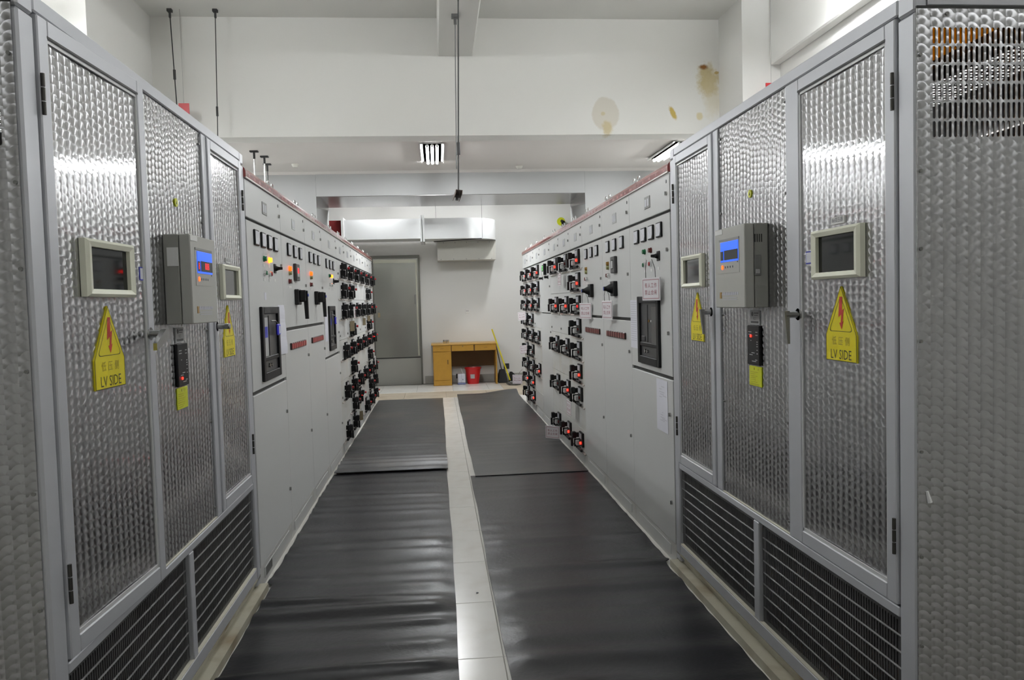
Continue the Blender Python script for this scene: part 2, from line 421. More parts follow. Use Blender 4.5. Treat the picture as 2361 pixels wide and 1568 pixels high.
# ------------------------------------------------------------------ the room
def room():
    YB, YF = -2.6, 14.4; XW0, XW1 = -3.75, 3.75
    struct(box_obj('floor', 'grout', (XW0, YB, -0.10, XW1, YF, -0.004)))
    fl = bpy.data.objects['floor']
    # floor tiles that show between and beyond the mats
    t = MB().cbox(-0.2985, -0.2985, -0.02, 0.2985, 0.2985, 0.0, 0.002).mesh('tile', 'tile_white')
    for k in range(21):
        for cx in (-1.275, -0.675, -0.075, 0.525, 1.125):
            o = link('tile', t, fl); o.location = (cx, -0.45 + 0.6 * k + 0.3, 0)
    for cx in (-1.275, -0.675, -0.075, 0.525):
        for k in range(2):
            o = link('tile', t, fl); o.location = (cx, 13.30 + 0.6 * k, 0.004)
    o = box_obj('tile', 'tile_white', (0.8265, 13.0015, -0.02, 1.06, 13.5985, 0.004), fl)
    o = box_obj('tile', 'tile_white', (0.8265, 13.6015, -0.02, 1.06, 14.1985, 0.004), fl)
    for x0, x1 in ((-1.57, -0.55), (-0.547, 0.10), (0.103, 0.75), (0.753, 1.40), (1.403, 2.2)):
        box_obj('tile', 'tile_tan', (x0, 12.153, -0.02, x1, 12.998, 0.002), fl, 0.002)
    for x0, x1 in ((1.063, 1.66), (1.663, 2.26)):
        for y0 in (13.0015, 13.6015):
            box_obj('tile', 'tile_tan', (x0, y0, -0.02, x1, y0 + .597, 0.003), fl, 0.002)
    struct(box_obj('ceiling', 'ceiling_paint', (XW0, YB, CEIL, XW1, 9.3, CEIL + 0.15)))
    low = MB(); low.box(XW0, 9.3, CEIL_LOW, XW1, YF, CEIL_LOW + 0.15)
    struct(low.build('ceiling_low', 'low_ceiling_paint'))
    # upper wall over the drop to the low ceiling, with its stained face
    up_ = MB().box(XW0, 9.0, 3.325, XW1, 9.3, CEIL).build('wall_upper', 'wall_stained'); struct(up_)
    # longitudinal beam
    struct(MB().cbox(0.10, YB, 4.20, 0.49, 9.0, CEIL, 0.01).build('ceiling_beam', 'ceiling_paint'))
    # side walls, columns, side beams
    struct(box_obj('wall_left', 'wall_paint', (XW0 - 0.2, YB, 0, XW0, YF, CEIL)))
    struct(box_obj('wall_right', 'wall_paint', (XW1, YB, 0, XW1 + 0.2, YF, CEIL)))
    struct(box_obj('wall_column_left', 'wall_paint', (XW0, 7.38, 0, -2.98, 9.0, CEIL)))
    struct(box_obj('wall_column_right', 'wall_paint', (3.33, 8.30, 0, XW1, 9.0, CEIL)))
    struct(box_obj('ceiling_beam_right', 'wall_paint', (3.63, YB, 3.90, XW1, 8.30, CEIL), c=0.015))
    struct(box_obj('ceiling_beam_left', 'wall_paint', (XW0, YB, 4.35, -3.55, 7.38, CEIL), c=0.015))
    struct(box_obj('wall_rear', 'wall_paint', (XW0, YB - 0.2, 0, XW1, YB, CEIL)))
    struct(box_obj('wall_far', 'wall_paint', (XW0, YF, 0, XW1, YF + 0.2, CEIL_LOW)))
    # opening to the far bay: two wall blocks and a header lined with steel
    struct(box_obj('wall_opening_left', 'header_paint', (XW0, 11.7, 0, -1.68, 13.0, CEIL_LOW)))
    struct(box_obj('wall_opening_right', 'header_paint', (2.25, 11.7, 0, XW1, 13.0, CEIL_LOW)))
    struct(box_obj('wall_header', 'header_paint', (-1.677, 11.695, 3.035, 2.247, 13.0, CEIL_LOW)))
    s = struct(box_obj('trim_1', 'soffit_steel', (-1.679, 11.70, 3.029, 2.249, 12.99, 3.0345)))
    for k, (x, sg) in enumerate(((-1.68, 1), (2.25, -1))):
        mb = MB()
        mb.prism([(11.70, 3.029), (11.70, 2.87), (12.99, 2.985), (12.99, 3.029)], lambda u, v, d: (x + sg * d, u, v), 0.0, 0.004)
        struct(mb.build('trim_%d' % (k + 2), 'soffit_steel'))
    # coved fillet along the low ceiling at the header
    struct(MB().prism([(11.62, CEIL_LOW), (11.70, CEIL_LOW), (11.70, CEIL_LOW - 0.03)], lambda u, v, d: (d, u, v), XW0, XW1).build('trim_4', 'low_ceiling_paint'))
    struct(box_obj('baseboard_far', 'baseboard', (-0.25, YF - 0.012, 0, XW1, YF, 0.14)))
    # flush cover plate on the far wall
    struct(box_obj('trim_5', 'wall_paint', (1.40, YF - 0.006, 2.02, 1.78, YF, 2.52)))
    # steel door
    d = struct(empty('door_1', (-0.68, YF, 0)))
    fr = MB()
    fr.box(-0.50, -0.05, 0.0, -0.43, 0, 2.33).box(0.362, -0.05, 0.0, 0.395, 0, 2.33).box(-0.43, -0.05, 2.275, 0.362, 0, 2.33)
    fr.build('door_frame', 'door_frame', d)
    lf = MB().box(-0.43, -0.03, 0.50, 0.362, -0.005, 2.275)
    leaf = lf.build('door_leaf', 'steel_door', d)
    b = MB(); b.box(-0.43, -0.034, 2.195, 0.345, -0.0305, 2.255)
    b.build('top_strip', 'door_trim_light', leaf)
    b = MB(); b.box(0.318, -0.036, 0.52, 0.345, -0.0305, 2.19).build('edge_strip', 'door_trim_light', leaf)
    b = MB(); b.cbox(-0.40, -0.034, 1.19, 0.30, -0.0305, 1.27, 0.001).build('cross_band', 'steel_door', leaf)
    MB().cbox(0.285, -0.06, 1.45, 0.308, -0.0305, 1.62, 0.004).build('door_handle', 'dull_metal', leaf)
    MB().box(-0.43, -0.028, 0.0, 0.362, -0.005, 0.48).build('lower_panel', 'steel_door_low', d)
    MB().box(-0.43, -0.034, 0.48, 0.362, -0.004, 0.50).build('sill_bar', 'seam_black', d)
room()

# ------------------------------------------------------------------ lamps
def fluorescent(name, loc, tubes, length, m, label, pend=None, group=None):
    r = tag(empty(name, loc), label, 'ceiling light', group)
    n = tubes; wd = 0.06 * n + 0.05
    mb = MB()
    if pend: mb.cbox(-.025, -length / 2, -.02, .025, length / 2, .03, .004)
    else: mb.hull([(-wd / 2, -length / 2, 0.03), (wd / 2, -length / 2, 0.03), (-wd / 2, length / 2, 0.03), (wd / 2, length / 2, 0.03),
             (-wd / 2 + .03, -length / 2, 0.05), (wd / 2 - .03, -length / 2, 0.05), (-wd / 2 + .03, length / 2, 0.05), (wd / 2 - .03, length / 2, 0.05)])
    if not pend:
        wd += .06
        for s in (-1, 1): mb.box(s * wd / 2, -length / 2, .006, s * (wd / 2 - .004), length / 2, .034)
        mb.box(-wd / 2, -length / 2, .030, wd / 2, length / 2, .034)
    mb.build('housing', 'fixture_white', r)
    for k in range(n):
        x = (k - (n - 1) / 2) * (0.12 if pend else 0.06)
        MB().cyl((x, -length / 2 + .03, 0.006), (x, length / 2 - .03, 0.006), 0.017, 10).build('tube', m, r, smooth=True)
        for s in (-1, 1):
            MB().box(x - .012, s * (length / 2 - .03), -0.01, x + .012, s * (length / 2 - .005), 0.03).build('lamp_holder', 'white_plastic', r)
    if pend:
        for s in (-1, 1):
            MB().cyl((0, s * length * .35, 0.03), (0, s * length * .35, pend), 0.004, 6).build('hanger_wire', 'rod_grey', r)
    return r
fluorescent('ceiling_light', (0.005, 10.22, 3.33), 3, 1.18, 'tube_low', 'three-tube fluorescent light on the low ceiling beside the hanging rods')
fluorescent('ceiling_light', (3.08, 10.22, 3.33), 2, 1.18, 'tube_low', 'fluorescent light on the low ceiling, over the row ending at the desk')
fluorescent('ceiling_light', (-2.92, 10.22, 3.33), 2, 1.18, 'tube_low', 'fluorescent light on the low ceiling over the row ending at the steel door')
for x, lb in ((-0.9, 'fluorescent light on the ceiling of the far bay, on the steel door side'), (1.3, 'fluorescent light on the ceiling of the far bay, above the desk')):
    fluorescent('ceiling_light', (x, 13.2, 3.33), 2, 0.36, 'tube_far', lb)
for x, y, z, m, lb in ((-3.3, 0.8, 3.75, 'tube_pend', 'pendant tube light beside the rear wall, over the transformer with a red reflection drawn on its screen'),
                       (3.3, 0.8, 3.75, 'tube_pend', 'pendant tube light beside the rear wall, over the transformer with dark screen fields'),
                       (-3.25, 6.0, 4.1, 'tube_mid', 'pendant tube light between the side wall and the capacitor cabinets with hanging lever switches'),
                       (3.25, 6.0, 4.1, 'tube_mid', 'pendant tube light between the side wall and the capacitor cabinets with conical switches'),
                       (0.75, -0.6, 3.75, 'tube_pend', 'pendant tube light over the near end of the aisle'),
                       (-0.35, 4.1, 4.3, 'tube_centre', 'pendant tube light beside the long ceiling beam over the aisle')):
    fluorescent('pendant_light', (x, y, z), 2, 1.2, m, lb, pend=CEIL - z)

# ------------------------------------------------------------------ slotted sheet
def slotted(mb, u0, v0, nu, nv, pu, pv, sw, sh, fn, th):
    """sheet of nu x nv cells with upright rounded slots really cut through; fn(u, v, depth)"""
    hw = sw / 2; hl = sh / 2 - hw
    ring = [(hw * math.cos(a), hl + hw * math.sin(a)) for a in [PI * k / 4 for k in range(5)]] + \
           [(hw * math.cos(a), -hl + hw * math.sin(a)) for a in [PI + PI * k / 4 for k in range(5)]]
    A, B = pu / 2, pv / 2
    outer = [(A, hl), (A, B), (0, B), (-A, B), (-A, hl), (-A, -hl), (-A, -B), (0, -B), (A, -B), (A, -hl)]
    n = 10
    for i in range(nu):
        for j in range(nv):
            cu, cv = u0 + (i + .5) * pu, v0 + (j + .5) * pv
            vs = [fn(cu + x, cv + y, 0) for x, y in outer] + [fn(cu + x, cv + y, 0) for x, y in ring] + [fn(cu + x, cv + y, th) for x, y in ring]
            fs = [(k, (k + 1) % n, n + (k + 1) % n, n + k) for k in range(n)] + [(n + k, n + (k + 1) % n, 2 * n + (k + 1) % n, 2 * n + k) for k in range(n)]
            mb.add(vs, fs)

# ------------------------------------------------------------------ transformer enclosures
YC = 3.015
def transformer(side):
    left = side < 0
    X = XL if left else XR
    root = empty('transformer_enclosure', (X, YC, 0), PI / 2 if left else -PI / 2)
    lx = (lambda Y: Y - YC) if left else (lambda Y: YC - Y)
    def bx(mb, Ya, Yb, y0, y1, z0, z1, c=0.0):
        a, b = lx(Ya), lx(Yb)
        return mb.cbox(a, y0, z0, b, y1, z1, c) if c else mb.box(a, y0, z0, b, y1, z1)
    D = 1.42
    Y0, Y1 = 1.95, 4.085
    # frame
    for Ya, Yb in ((Y0, 2.025), (4.015, Y1)):
        for ya in (0.0, D - 0.036):
            m = MB(); bx(m, Ya, Yb, ya, ya + 0.036, 0.045, 2.155, 0.006); m.build('corner_post', 'alu', root)
            m = MB(); bx(m, Ya, Yb, ya, ya + 0.036, 2.157, 2.213, 0.006); m.build('corner_block', 'alu', root)
    m = MB(); bx(m, 2.027, 4.013, 0.0, 0.06, 2.170, 2.213, 0.004); m.build('top_rail', 'alu', root)
    m = MB(); bx(m, 2.027, 4.013, 0.0, 0.06, 0.545, 0.574, 0.003); m.build('middle_rail', 'alu', root)
    m = MB(); bx(m, 2.027, 4.013, 0.0, 0.06, 0.088, 0.142, 0.003); m.build('bottom_rail', 'alu', root)
    m = MB(); bx(m, 2.03, 4.01, 0.001, 0.03, 0.1425, 0.146); m.build('rail_dust', 'dust_ledge', root)
    for Ya, Yb in ((2.645, 2.705), (3.378, 3.438)):
        m = MB(); bx(m, Ya, Yb, 0.0, 0.05, 0.576, 2.168, 0.003); m.build('mullion', 'alu', root)
    m = MB(); bx(m, 2.985, 3.035, 0.0, 0.05, 0.144, 0.543, 0.003); m.build('grille_mullion', 'alu', root)
    # end rails (towards the camera) and rear frame
    for z0, z1 in ((2.170, 2.213), (0.088, 0.142)):
        m = MB(); bx(m, Y0, Y0 + 0.06, 0.038, D - 0.038, z0, z1, 0.003); m.build('end_rail', 'alu', root)
    # closed back, far end, roof with its slotted strip
    m = MB(); bx(m, 2.027, 4.013, D - 0.03, D - 0.02, 0.09, 2.17); m.build('back_panel', 'swirl_front', root)
    m = MB(); bx(m, 4.04, 4.05, 0.077, D - 0.077, 0.09, 2.17); m.build('far_end_panel', 'swirl_end', root)
    rf = MB()
    bx(rf, Y0 + .06, 4.04, 0.39, 0.475, 2.186, 2.190); bx(rf, Y0 + .06, 4.04, 0.80, D, 2.186, 2.190)
    bx(rf, Y0 + .06, 2.10, 0.475, 0.80, 2.186, 2.190); bx(rf, 3.96, 4.04, 0.475, 0.80, 2.186, 2.190)
    rf.build('roof_panel', 'alu', root)
    rs = MB()
    slotted(rs, min(lx(2.10), lx(3.96)), 0.475, 53, 7, 1.86 / 53, 0.325 / 7, 0.024, 0.040, lambda u, v, d: (u, v, 2.188 - d), 0.002)
    rs.build('roof_vent', 'alu', root, fix=False)
    # windings and yellow phase board inside
    for k in range(3):
        c = lx(2.42 + 0.6 * k)
        co = MB().lathe([(0.10, 0.35), (0.235, 0.35), (0.245, 0.37), (0.245, 1.55), (0.235, 1.57), (0.10, 1.57)], (c, 0.70, 0), 24)
        co.build('winding', 'coil_dark', root, smooth=True)
    m = MB(); bx(m, 2.02, 4.0, 0.065, 0.372, 2.178, 2.182); m.build('phase_board', 'board_yellow', root)
    m = MB(); bx(m, 2.05, 3.9, 0.372, 0.475, 2.15, 2.18); m.build('busbar', 'coil_dark', root)
    m = MB(); bx(m, 2.2, 3.9, 0.55, 0.85, 0.10, 0.28); m.build('core_yoke', 'coil_dark', root)

    # ---- doors
    def door(Ya, Yb, near):
        a, b = sorted((lx(Ya), lx(Yb)))
        t = 0.046
        fr = MB()
        z0, z1 = 0.580, 2.164
        fr.cbox(a, -0.006, z0, a + t, 0.03, z1, 0.003).cbox(b - t, -0.006, z0, b, 0.03, z1, 0.003)
        fr.cbox(a + t, -0.006, z0, b - t, 0.03, z0 + t, 0.003).cbox(a + t, -0.006, z1 - t, b - t, 0.03, z1, 0.003)
        d = fr.build('door', 'alu', root)
        n_ = 24; V_ = []; wp = b - a - 2 * t
        for i in range(n_ + 1):
            q = i / n_; yy = 0.0025 + 0.0037 * (1 - (2 * q - 1) ** 2)          # thin sheet, slightly bowed inwards
            V_ += [(a + t + wp * q, yy, z0 + t), (a + t + wp * q, yy, z1 - t), (a + t + wp * q, yy + .004, z0 + t), (a + t + wp * q, yy + .004, z1 - t)]
        F_ = []
        for i in range(n_):
            k = 4 * i; F_ += [(k, k + 4, k + 5, k + 1), (k + 2, k + 3, k + 7, k + 6), (k, k + 2, k + 6, k + 4), (k + 1, k + 5, k + 7, k + 3)]
        F_ += [(0, 1, 3, 2), (4 * n_, 4 * n_ + 2, 4 * n_ + 3, 4 * n_ + 1)]
        MB().add(V_, F_).build('door_panel', 'swirl_front', d, smooth=True)
        if left and near:                                                     # stands a little ajar
            pv = Vector((a, 0.0, 0)); rz = Matrix.Rotation(-0.046, 4, 'Z'); d.rotation_euler = (0, 0, -0.046); d.location = pv - rz @ pv
        bd = MB()
        bd.box(a + t, -0.002, z0 + t, b - t, 0.0030, z0 + t + 0.010)
        bd.box(a + t, -0.002, z1 - t - 0.008, b - t, 0.0035, z1 - t).box(a + t, -0.002, z0 + t, a + t + .006, 0.0035, z1 - t).box(b - t - .006, -0.002, z0 + t, b - t, 0.0035, z1 - t)
        bd.build('glazing_bead', 'alu_bright', d)
        gp = MB().box(a + t - .004, -0.0066, z1 - t + 0.001, b - t + .004, -0.0055, z1 - t + 0.007); gp.build('gap_shade_line', 'seam_black', d)  # black strip drawn in for the shade between frame and bead
        hy = Ya + 0.004 if near else Yb - 0.004
        for zc in (1.975, 0.772):
            h = MB()
            for k in range(3):
                zz = zc - 0.05 + k * 0.034
                h.cyl((lx(hy), -0.010, zz), (lx(hy), -0.010, zz + 0.031), 0.0050, 10)
            h.build('hinge', 'hinge_metal', d, smooth=True)
        # T handle near the inner edge
        hx = lx(Yb - 0.03 if near else Ya + 0.03)
        hd = MB().cyl((hx, 0.004, 1.372), (hx, -0.050, 1.372), 0.012, 12)
        hd.cyl((hx, 0.004, 1.372), (hx, -0.006, 1.372), 0.021, 14)
        if left and near: hd.hull([(hx + s * .011, -0.046 + q, 1.372 + p) for s in (-1, 1) for q in (-.012, .006) for p in (-.012, .014)] + [(hx - .085 + s * .004, -0.05 + q, 1.335 + p) for s in (-1, 1) for q in (-.008, .004) for p in (-.012, .010)])
        elif left: hd.cbox(hx - .013, -0.058, 1.360, hx + .02, -0.035, 1.384, 0.004)
        else: hd.hull([(hx + s * .011, -0.046 + q, 1.385) for s in (-1, 1) for q in (-.012, .006)] + [(hx + s * .006, -0.040 + q, 1.272) for s in (-1, 1) for q in (-.006, .003)])
        hd.build('door_handle', 'handle_metal', d, smooth=True)
        # viewing window
        Yc = (2.345 if near else 3.725)
        wx = lx(Yc); hw = 0.150; zc = 1.565; hh = 0.078; iw, ih = 0.118, 0.057
        wf = MB()
        o3 = [(-hw, -hh), (hw, -hh), (hw, hh), (-hw, hh)]; i3 = [(-iw, -ih), (iw, -ih), (iw, ih), (-iw, ih)]
        md = [(x * 0.93, y * 0.90) for x, y in o3]
        rings = [[(wx + x, 0.004, zc + y) for x, y in o3], [(wx + x, -0.012, zc + y) for x, y in o3], [(wx + x, -0.019, zc + y) for x, y in md],
                 [(wx + x, -0.014, zc + y) for x, y in i3], [(wx + x, 0.000, zc + y) for x, y in i3]]
        vs = sum(rings, []); fs = [(r * 4 + k, r * 4 + (k + 1) % 4, (r + 1) * 4 + (k + 1) % 4, (r + 1) * 4 + k) for r in range(4) for k in range(4)]
        wf.add(vs, fs).build('window_frame', 'cream_plastic', d)
        MB().box(wx - iw, -0.003, zc - ih, wx + iw, 0.002, zc + ih).build('window_pane', 'glass_dark' if near else 'glass_grey', d)
        # LV side warning sign
        sx = lx(2.335 if near else 3.69)
        W = 0.185; zb, zm, zt = 1.230, 1.312, 1.462
        sg = MB().prism([(-W / 2, zb), (W / 2, zb), (W / 2, zm), (0, zt), (-W / 2, zm)], lambda u, v, q: (sx + u, q, v), 0.0062, 0.0015)
        sg.build('warning_sign', 'warn_yellow', d)
        tri = MB()
        T = [(-0.072, zm + .010), (0.072, zm + .010), (0, zt - .026)]
        cx_, cz_ = 0, sum(p[1] for p in T) / 3
        T2 = [(x * .955, cz_ + (z - cz_) * .955) for x, z in T]
        def rnd(P):
            out = []
            for i in range(3):
                p = Vector(P[i]); q = Vector(P[i - 1]); r = Vector(P[(i + 1) % 3])
                a1 = p + (q - p).normalized() * .016; a2 = p + (r - p).normalized() * .016
                for k in range(5):
                    s = k / 4; out.append(tuple(a1 * (1 - s) ** 2 + p * 2 * s * (1 - s) + a2 * s * s))
            return out
        r1, r2 = rnd(T), rnd(T2); n = len(r1)
        tri.add([(sx + x, 0.0010, z) for x, z in r1] + [(sx + x, 0.0010, z) for x, z in r2], [(k, (k + 1) % n, n + (k + 1) % n, n + k) for k in range(n)])
        E_ = [(-W / 2, zb), (W / 2, zb), (W / 2, zm), (0, zt), (-W / 2, zm)]; E2 = [(x * .972, 1.33 + (z - 1.33) * .978) for x, z in E_]
        tri.add([(sx + x, 0.0010, z) for x, z in E_] + [(sx + x, 0.0010, z) for x, z in E2], [(k, (k + 1) % 5, 5 + (k + 1) % 5, 5 + k) for k in range(5)])
        text_on(tri, 'LV SIDE', 0.042, sx, 1.2495, 0.0010, sx=0.92)
        tri.build('sign_lettering', 'warn_ink', d, fix=False)
        tl = MB(); text_on(tl, '低压侧', 0.029, sx, 1.291, 0.0010, spacing=1.75); tl.build('sign_small_lettering', 'warn_gold', d, fix=False)
        bolt = MB()
        P = [(-0.006, 1.430), (0.012, 1.430), (0.009, 1.388), (0.021, 1.394), (0.012, 1.352), (0.019, 1.356), (0.0065, 1.328), (-0.007, 1.350), (0.001, 1.350), (0.004, 1.375), (-0.013, 1.366)]
        bolt.add([(sx + x, 0.0008, z) for x, z in P], [(0, 1, 2, 10), (2, 3, 9, 10), (3, 4, 8, 9), (4, 5, 6, 7, 8)])
        bolt.build('sign_bolt', 'warn_red', d, fix=False)
        # little name label above the window, blue-edged sticker beside it
        if (near and not left) or (left and not near):
            lb = MB().box(lx(Yc + .005) - 0.040, 0.0015, 1.655, lx(Yc + .005) + 0.040, 0.0062, 1.677); lb.build('name_label', 'white_plastic', d)
            tx = MB(); text_on(tx, '8#变压器', 0.0165, lx(Yc + .005), 1.6665, 0.001); tx.build('label_lettering', 'ink', d, fix=False)
        if near:
            sy = lx(2.60 - 0.005 if left else 2.533)
            MB().box(sy - .030, 0.0018, 1.541, sy + .030, 0.0060, 1.583).build('sticker_border', 'blue_line', d)
            MB().box(sy - .026, 0.0010, 1.545, sy + .026, 0.0017, 1.579).build('sticker', 'paper', d)
        return d
    door(2.030, 2.640, True)
    door(3.443, 4.012, False)
    # ---- middle panel with its labels
    a, b = sorted((lx(2.707), lx(3.376)))
    cp = MB().box(a, 0.008, 0.576, b, 0.014, 2.168).build('middle_panel', 'swirl_front', root)
    MB().box(a, 0.002, 0.576, b, 0.008, 0.5795).build('panel_dust', 'dust_ledge', cp)
    ax, bx_ = lx(2.722), lx(3.362)
    for zz in (0.62, 0.98, 1.36, 1.80, 2.12):
        for q in (ax, bx_):
            MB().cyl((q, 0.0075, zz), (q, 0.003, zz), 0.005, 8).build('screw', 'dull_metal', cp)
    lab = lx(3.005)
    MB().box(lab - .045, 0.004, 1.326, lab + .045, 0.0075, 1.382).build('maker_label', 'label_grey', cp)
    tx = MB(); text_on(tx, 'N21', 0.017, lab, 1.350, 0.0035); tx.box(lab - .036, 0.003, 1.332, lab + .036, 0.0038, 1.340)
    vs = [(lab - .022 + .011 * math.cos(2 * PI * k / 12), 0.0035, 1.368 + .009 * math.sin(2 * PI * k / 12)) for k in range(12)]
    tx.add(vs, [tuple(range(12))]); tx.box(lab - .005, .003, 1.369, lab + .036, .0038, 1.374).box(lab - .005, .003, 1.362, lab + .03, .0038, 1.365)
    tx.build('label_lettering', 'grey_plastic', cp, fix=False)
    MB().cbox(lab - .059, -0.004, 1.167, lab + .059, 0.0075, 1.323, 0.003).build('control_strip', 'black_plastic', cp)
    tx = MB()
    for k, (dx, dz, wd) in enumerate(((-.03, 1.296, .03), (.035, 1.296, .02), (-.03, 1.286, .03), (.035, 1.284, .02), (-.02, 1.262, .008), (.04, 1.258, .012), (.04, 1.249, .012), (.04, 1.240, .012), (.04, 1.226, .01), (.04, 1.212, .01), (0, 1.214, .03), (-.02, 1.206, .03), (.03, 1.187, .02), (.008, 1.181, .04))):
        sg_ = 1 if left else 1
        tx.box(lab + sg_ * dx - wd / 2, -0.0048, dz, lab + sg_ * dx + wd / 2, -0.0041, dz + .003)
    stuff(tx.build('strip_print', 'label_grey', cp))
    MB().cyl((lab - .02, -0.004, 1.281 if not left else 1.196), (lab - .02, -0.007, 1.281 if not left else 1.196), 0.005, 8).build('strip_lamp', 'led_red', cp)
    MB().cbox(lab - .060, 0.0035, 1.083, lab + .060, 0.0075, 1.162, 0.002).build('yellow_note', 'note_yellow', cp)
    tx = MB(); tx.box(lab - .012, 0.0026, 1.147, lab - .006, .0034, 1.156).box(lab + .028, .0026, 1.147, lab + .031, .0034, 1.154)
    for k in range(7): tx.box(lab - .048, 0.0026, 1.138 - k * .0078, lab + random.uniform(0.0, .045), .0034, 1.1395 - k * .0078)
    tx.build('note_print', 'warn_gold', cp)
    rd = lx(3.04)
    MB().cyl((rd, 0.0075, 1.842), (rd, 0.0035, 1.842), 0.016, 16).build('round_sticker', 'note_yellow', cp)
    MB().add([(rd - .006, .003, 1.836), (rd + .006, .003, 1.836), (rd, .003, 1.851)], [(0, 1, 2)]).build('sticker_mark', 'warn_ink', cp, fix=False)
    # ---- control box with blue display
    c0, c1 = sorted((lx(2.878), lx(3.19)))
    cb = MB().cbox(c0, -0.045, 1.395, c1, 0.0075, 1.712, 0.003).build('control_box', 'box_grey', root)
    MB().cbox(c0, -0.085, 1.395, c1, -0.0475, 1.712, 0.003).build('box_lid', 'box_light', cb)
    nx = lx(2.878); sgn = 1 if left else -1             # near side face looks towards the camera
    if not left:
        for k in range(4):
            y_ = -0.018 - k * 0.0085
            MB().box(nx + .0004, y_ - .0022, 1.641, nx - .0006, y_ + .0022, 1.671).build('vent_slot', 'seam_black', cb)
        MB().cbox(nx, -0.048, 1.515, nx + .004, -0.022, 1.592, 0.001).build('latch_plate', 'dull_metal', cb)
        MB().cbox(nx + .004, -0.044, 1.522, nx + .008, -0.028, 1.540, 0.001).build('latch', 'chrome', cb)
    else:
        MB().box(nx, -0.044, 1.60, nx - .003, -0.006, 1.665).build('side_plate', 'white_plastic', cb)
    mid = (c0 + c1) / 2
    s0, s1 = mid - 0.105, mid + 0.105
    MB().box(s0, -0.0862, 1.532, s1, -0.0846, 1.668).build('fascia', 'box_light', cb)
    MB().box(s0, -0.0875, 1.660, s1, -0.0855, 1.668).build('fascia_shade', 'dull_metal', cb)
    f0, f1 = s0 + .018, s1 - .006
    MB().box(f0, -0.0880, 1.577, f1, -0.0860, 1.656).build('display', 'lcd_blue', cb)
    kk = f0 + (f1 - f0) * .20
    sc_m = 'lcd_reflection_red' if left else 'seam_black'
    MB().box(f0 + .003, -0.0890, 1.584, kk - .006, -0.0878, 1.620).build('display_field', 'seam_black', cb)
    MB().box(kk + .004, -0.0890, 1.584, f1 - .002, -0.0878, 1.622).build('display_field', 'seam_black', cb)
    if left:
        tx = MB(); text_on(tx, '8', 0.034, f0 + .016, 1.602, -0.0893); text_on(tx, '888', 0.036, (kk + f1) / 2 + .004, 1.603, -0.0893)
        stuff(tx.build('display_reflection', 'lcd_reflection_red', cb, fix=False))  # red reflection in the screen, drawn as glowing figures
    MB().cyl((f0 + .018, -0.086, 1.556), (f0 + .018, -0.0885, 1.556), 0.0085, 12).build('orange_button', 'lamp_orange', cb)
    for k in range(4): MB().box(f0 + .045 + k * .026, -0.0872, 1.552, f0 + .052 + k * .026, -0.0862, 1.560).build('key', 'ink', cb)
    MB().box(f1 - .012, -.0872, 1.570, f1 - .007, -.0862, 1.576).build('key_mark', 'ink', cb)
    MB().box(c0 + .005, -0.0862, 1.690, c0 + .085, -0.085, 1.708).build('name_label', 'white_plastic', cb)
    tx = MB()
    tx.box(mid - .095, -.0856, 1.445, mid + .07, -.085, 1.452)
    for k in range(9): tx.box(mid - .075 + k * .019, -.0862, 1.4455, mid - .062 + k * .019, -.085, 1.4565)
    for k in range(2): tx.box(mid - .075, -.0860, 1.434 - k * .008, mid + .08, -.085, 1.4365 - k * .008)
    tx.build('maker_print', 'ink_faint', cb)
    MB().box(mid - .105, -.0866, 1.432, mid - .086, -.085, 1.457).build('maker_emblem', 'lamp_amber_off', cb)
    # ---- lower slotted grilles
    for Ya, Yb in ((2.027, 2.983), (3.037, 4.013)):
        a, b = sorted((lx(Ya), lx(Yb)))
        g = MB()
        nu = 62; pu = 0.0145; mg = (b - a - nu * pu) / 2
        z0 = 0.147; z1 = 0.543; nv = 8; pv = 0.0464; mz = (z1 - z0 - nv * pv) / 2
        slotted(g, a + mg, z0 + mz, nu, nv, pu, pv, 0.0078, 0.0400, lambda u, v, d: (u, 0.016 + d, v), 0.003)
        g.box(a, 0.016, z0, a + mg, 0.019, z1).box(b - mg, 0.016, z0, b, 0.019, z1).box(a + mg, 0.016, z0, b - mg, 0.019, z0 + mz).box(a + mg, 0.016, z1 - mz, b - mg, 0.019, z1)
        gg = g.build('grille', 'grille_steel', root, fix=False)
        for k in range(1, 8):
            zz = z0 + mz + k * pv
            MB().hull([(q, y_, zz + p) for q in (a + .004, b - .004) for y_, p in ((0.016, -.004), (0.016, .004), (0.0125, -.001), (0.0125, .001))]).build('ridge', 'ridge_steel', gg)
        for q in (a + .008, b - .008):
            for zz in (z0 + .012, (z0 + z1) / 2, z1 - .012):
                MB().cyl((q, 0.0155, zz), (q, 0.012, zz), 0.0045, 8).build('screw', 'chrome', gg)
        MB().box(a, 0.30, z0, b, 0.31, z1).build('grille_backing', 'coil_dark', gg)
    # ---- end panel towards the camera, slots near the top
    ye = lx(Y0 - 0.0045)
    dirn = 1 if left else -1                              # local +x into the enclosure on the left one
    ep = MB()
    ya0, ya1 = (0.012 if left else 0.003), D - 0.012
    us = 0.043; nu = 42; pu = 0.0146; vz = 1.832; nv = 6; pv = 0.0475
    fn = lambda u, v, d: (ye + dirn * d, u, v)
    slotted(ep, us, vz, nu, nv, pu, pv, 0.0078, 0.0415, fn, 0.003)
    def sheet(u0, u1, v0, v1):
        ep.box(ye, u0, v0, ye + dirn * 0.003, u1, v1)
    sheet(ya0, ya1, 0.095, vz); sheet(ya0, ya1, vz + nv * pv, 2.162); sheet(ya0, us, vz, vz + nv * pv); sheet(us + nu * pu, ya1, vz, vz + nv * pv)
    e = ep.build('end_panel', 'swirl_end', root, fix=False)
    MB().box(ye - dirn * .0012, ya0, 2.162, ye + dirn * .004, ya1, 2.168).build('top_seal', 'seam_black', e)
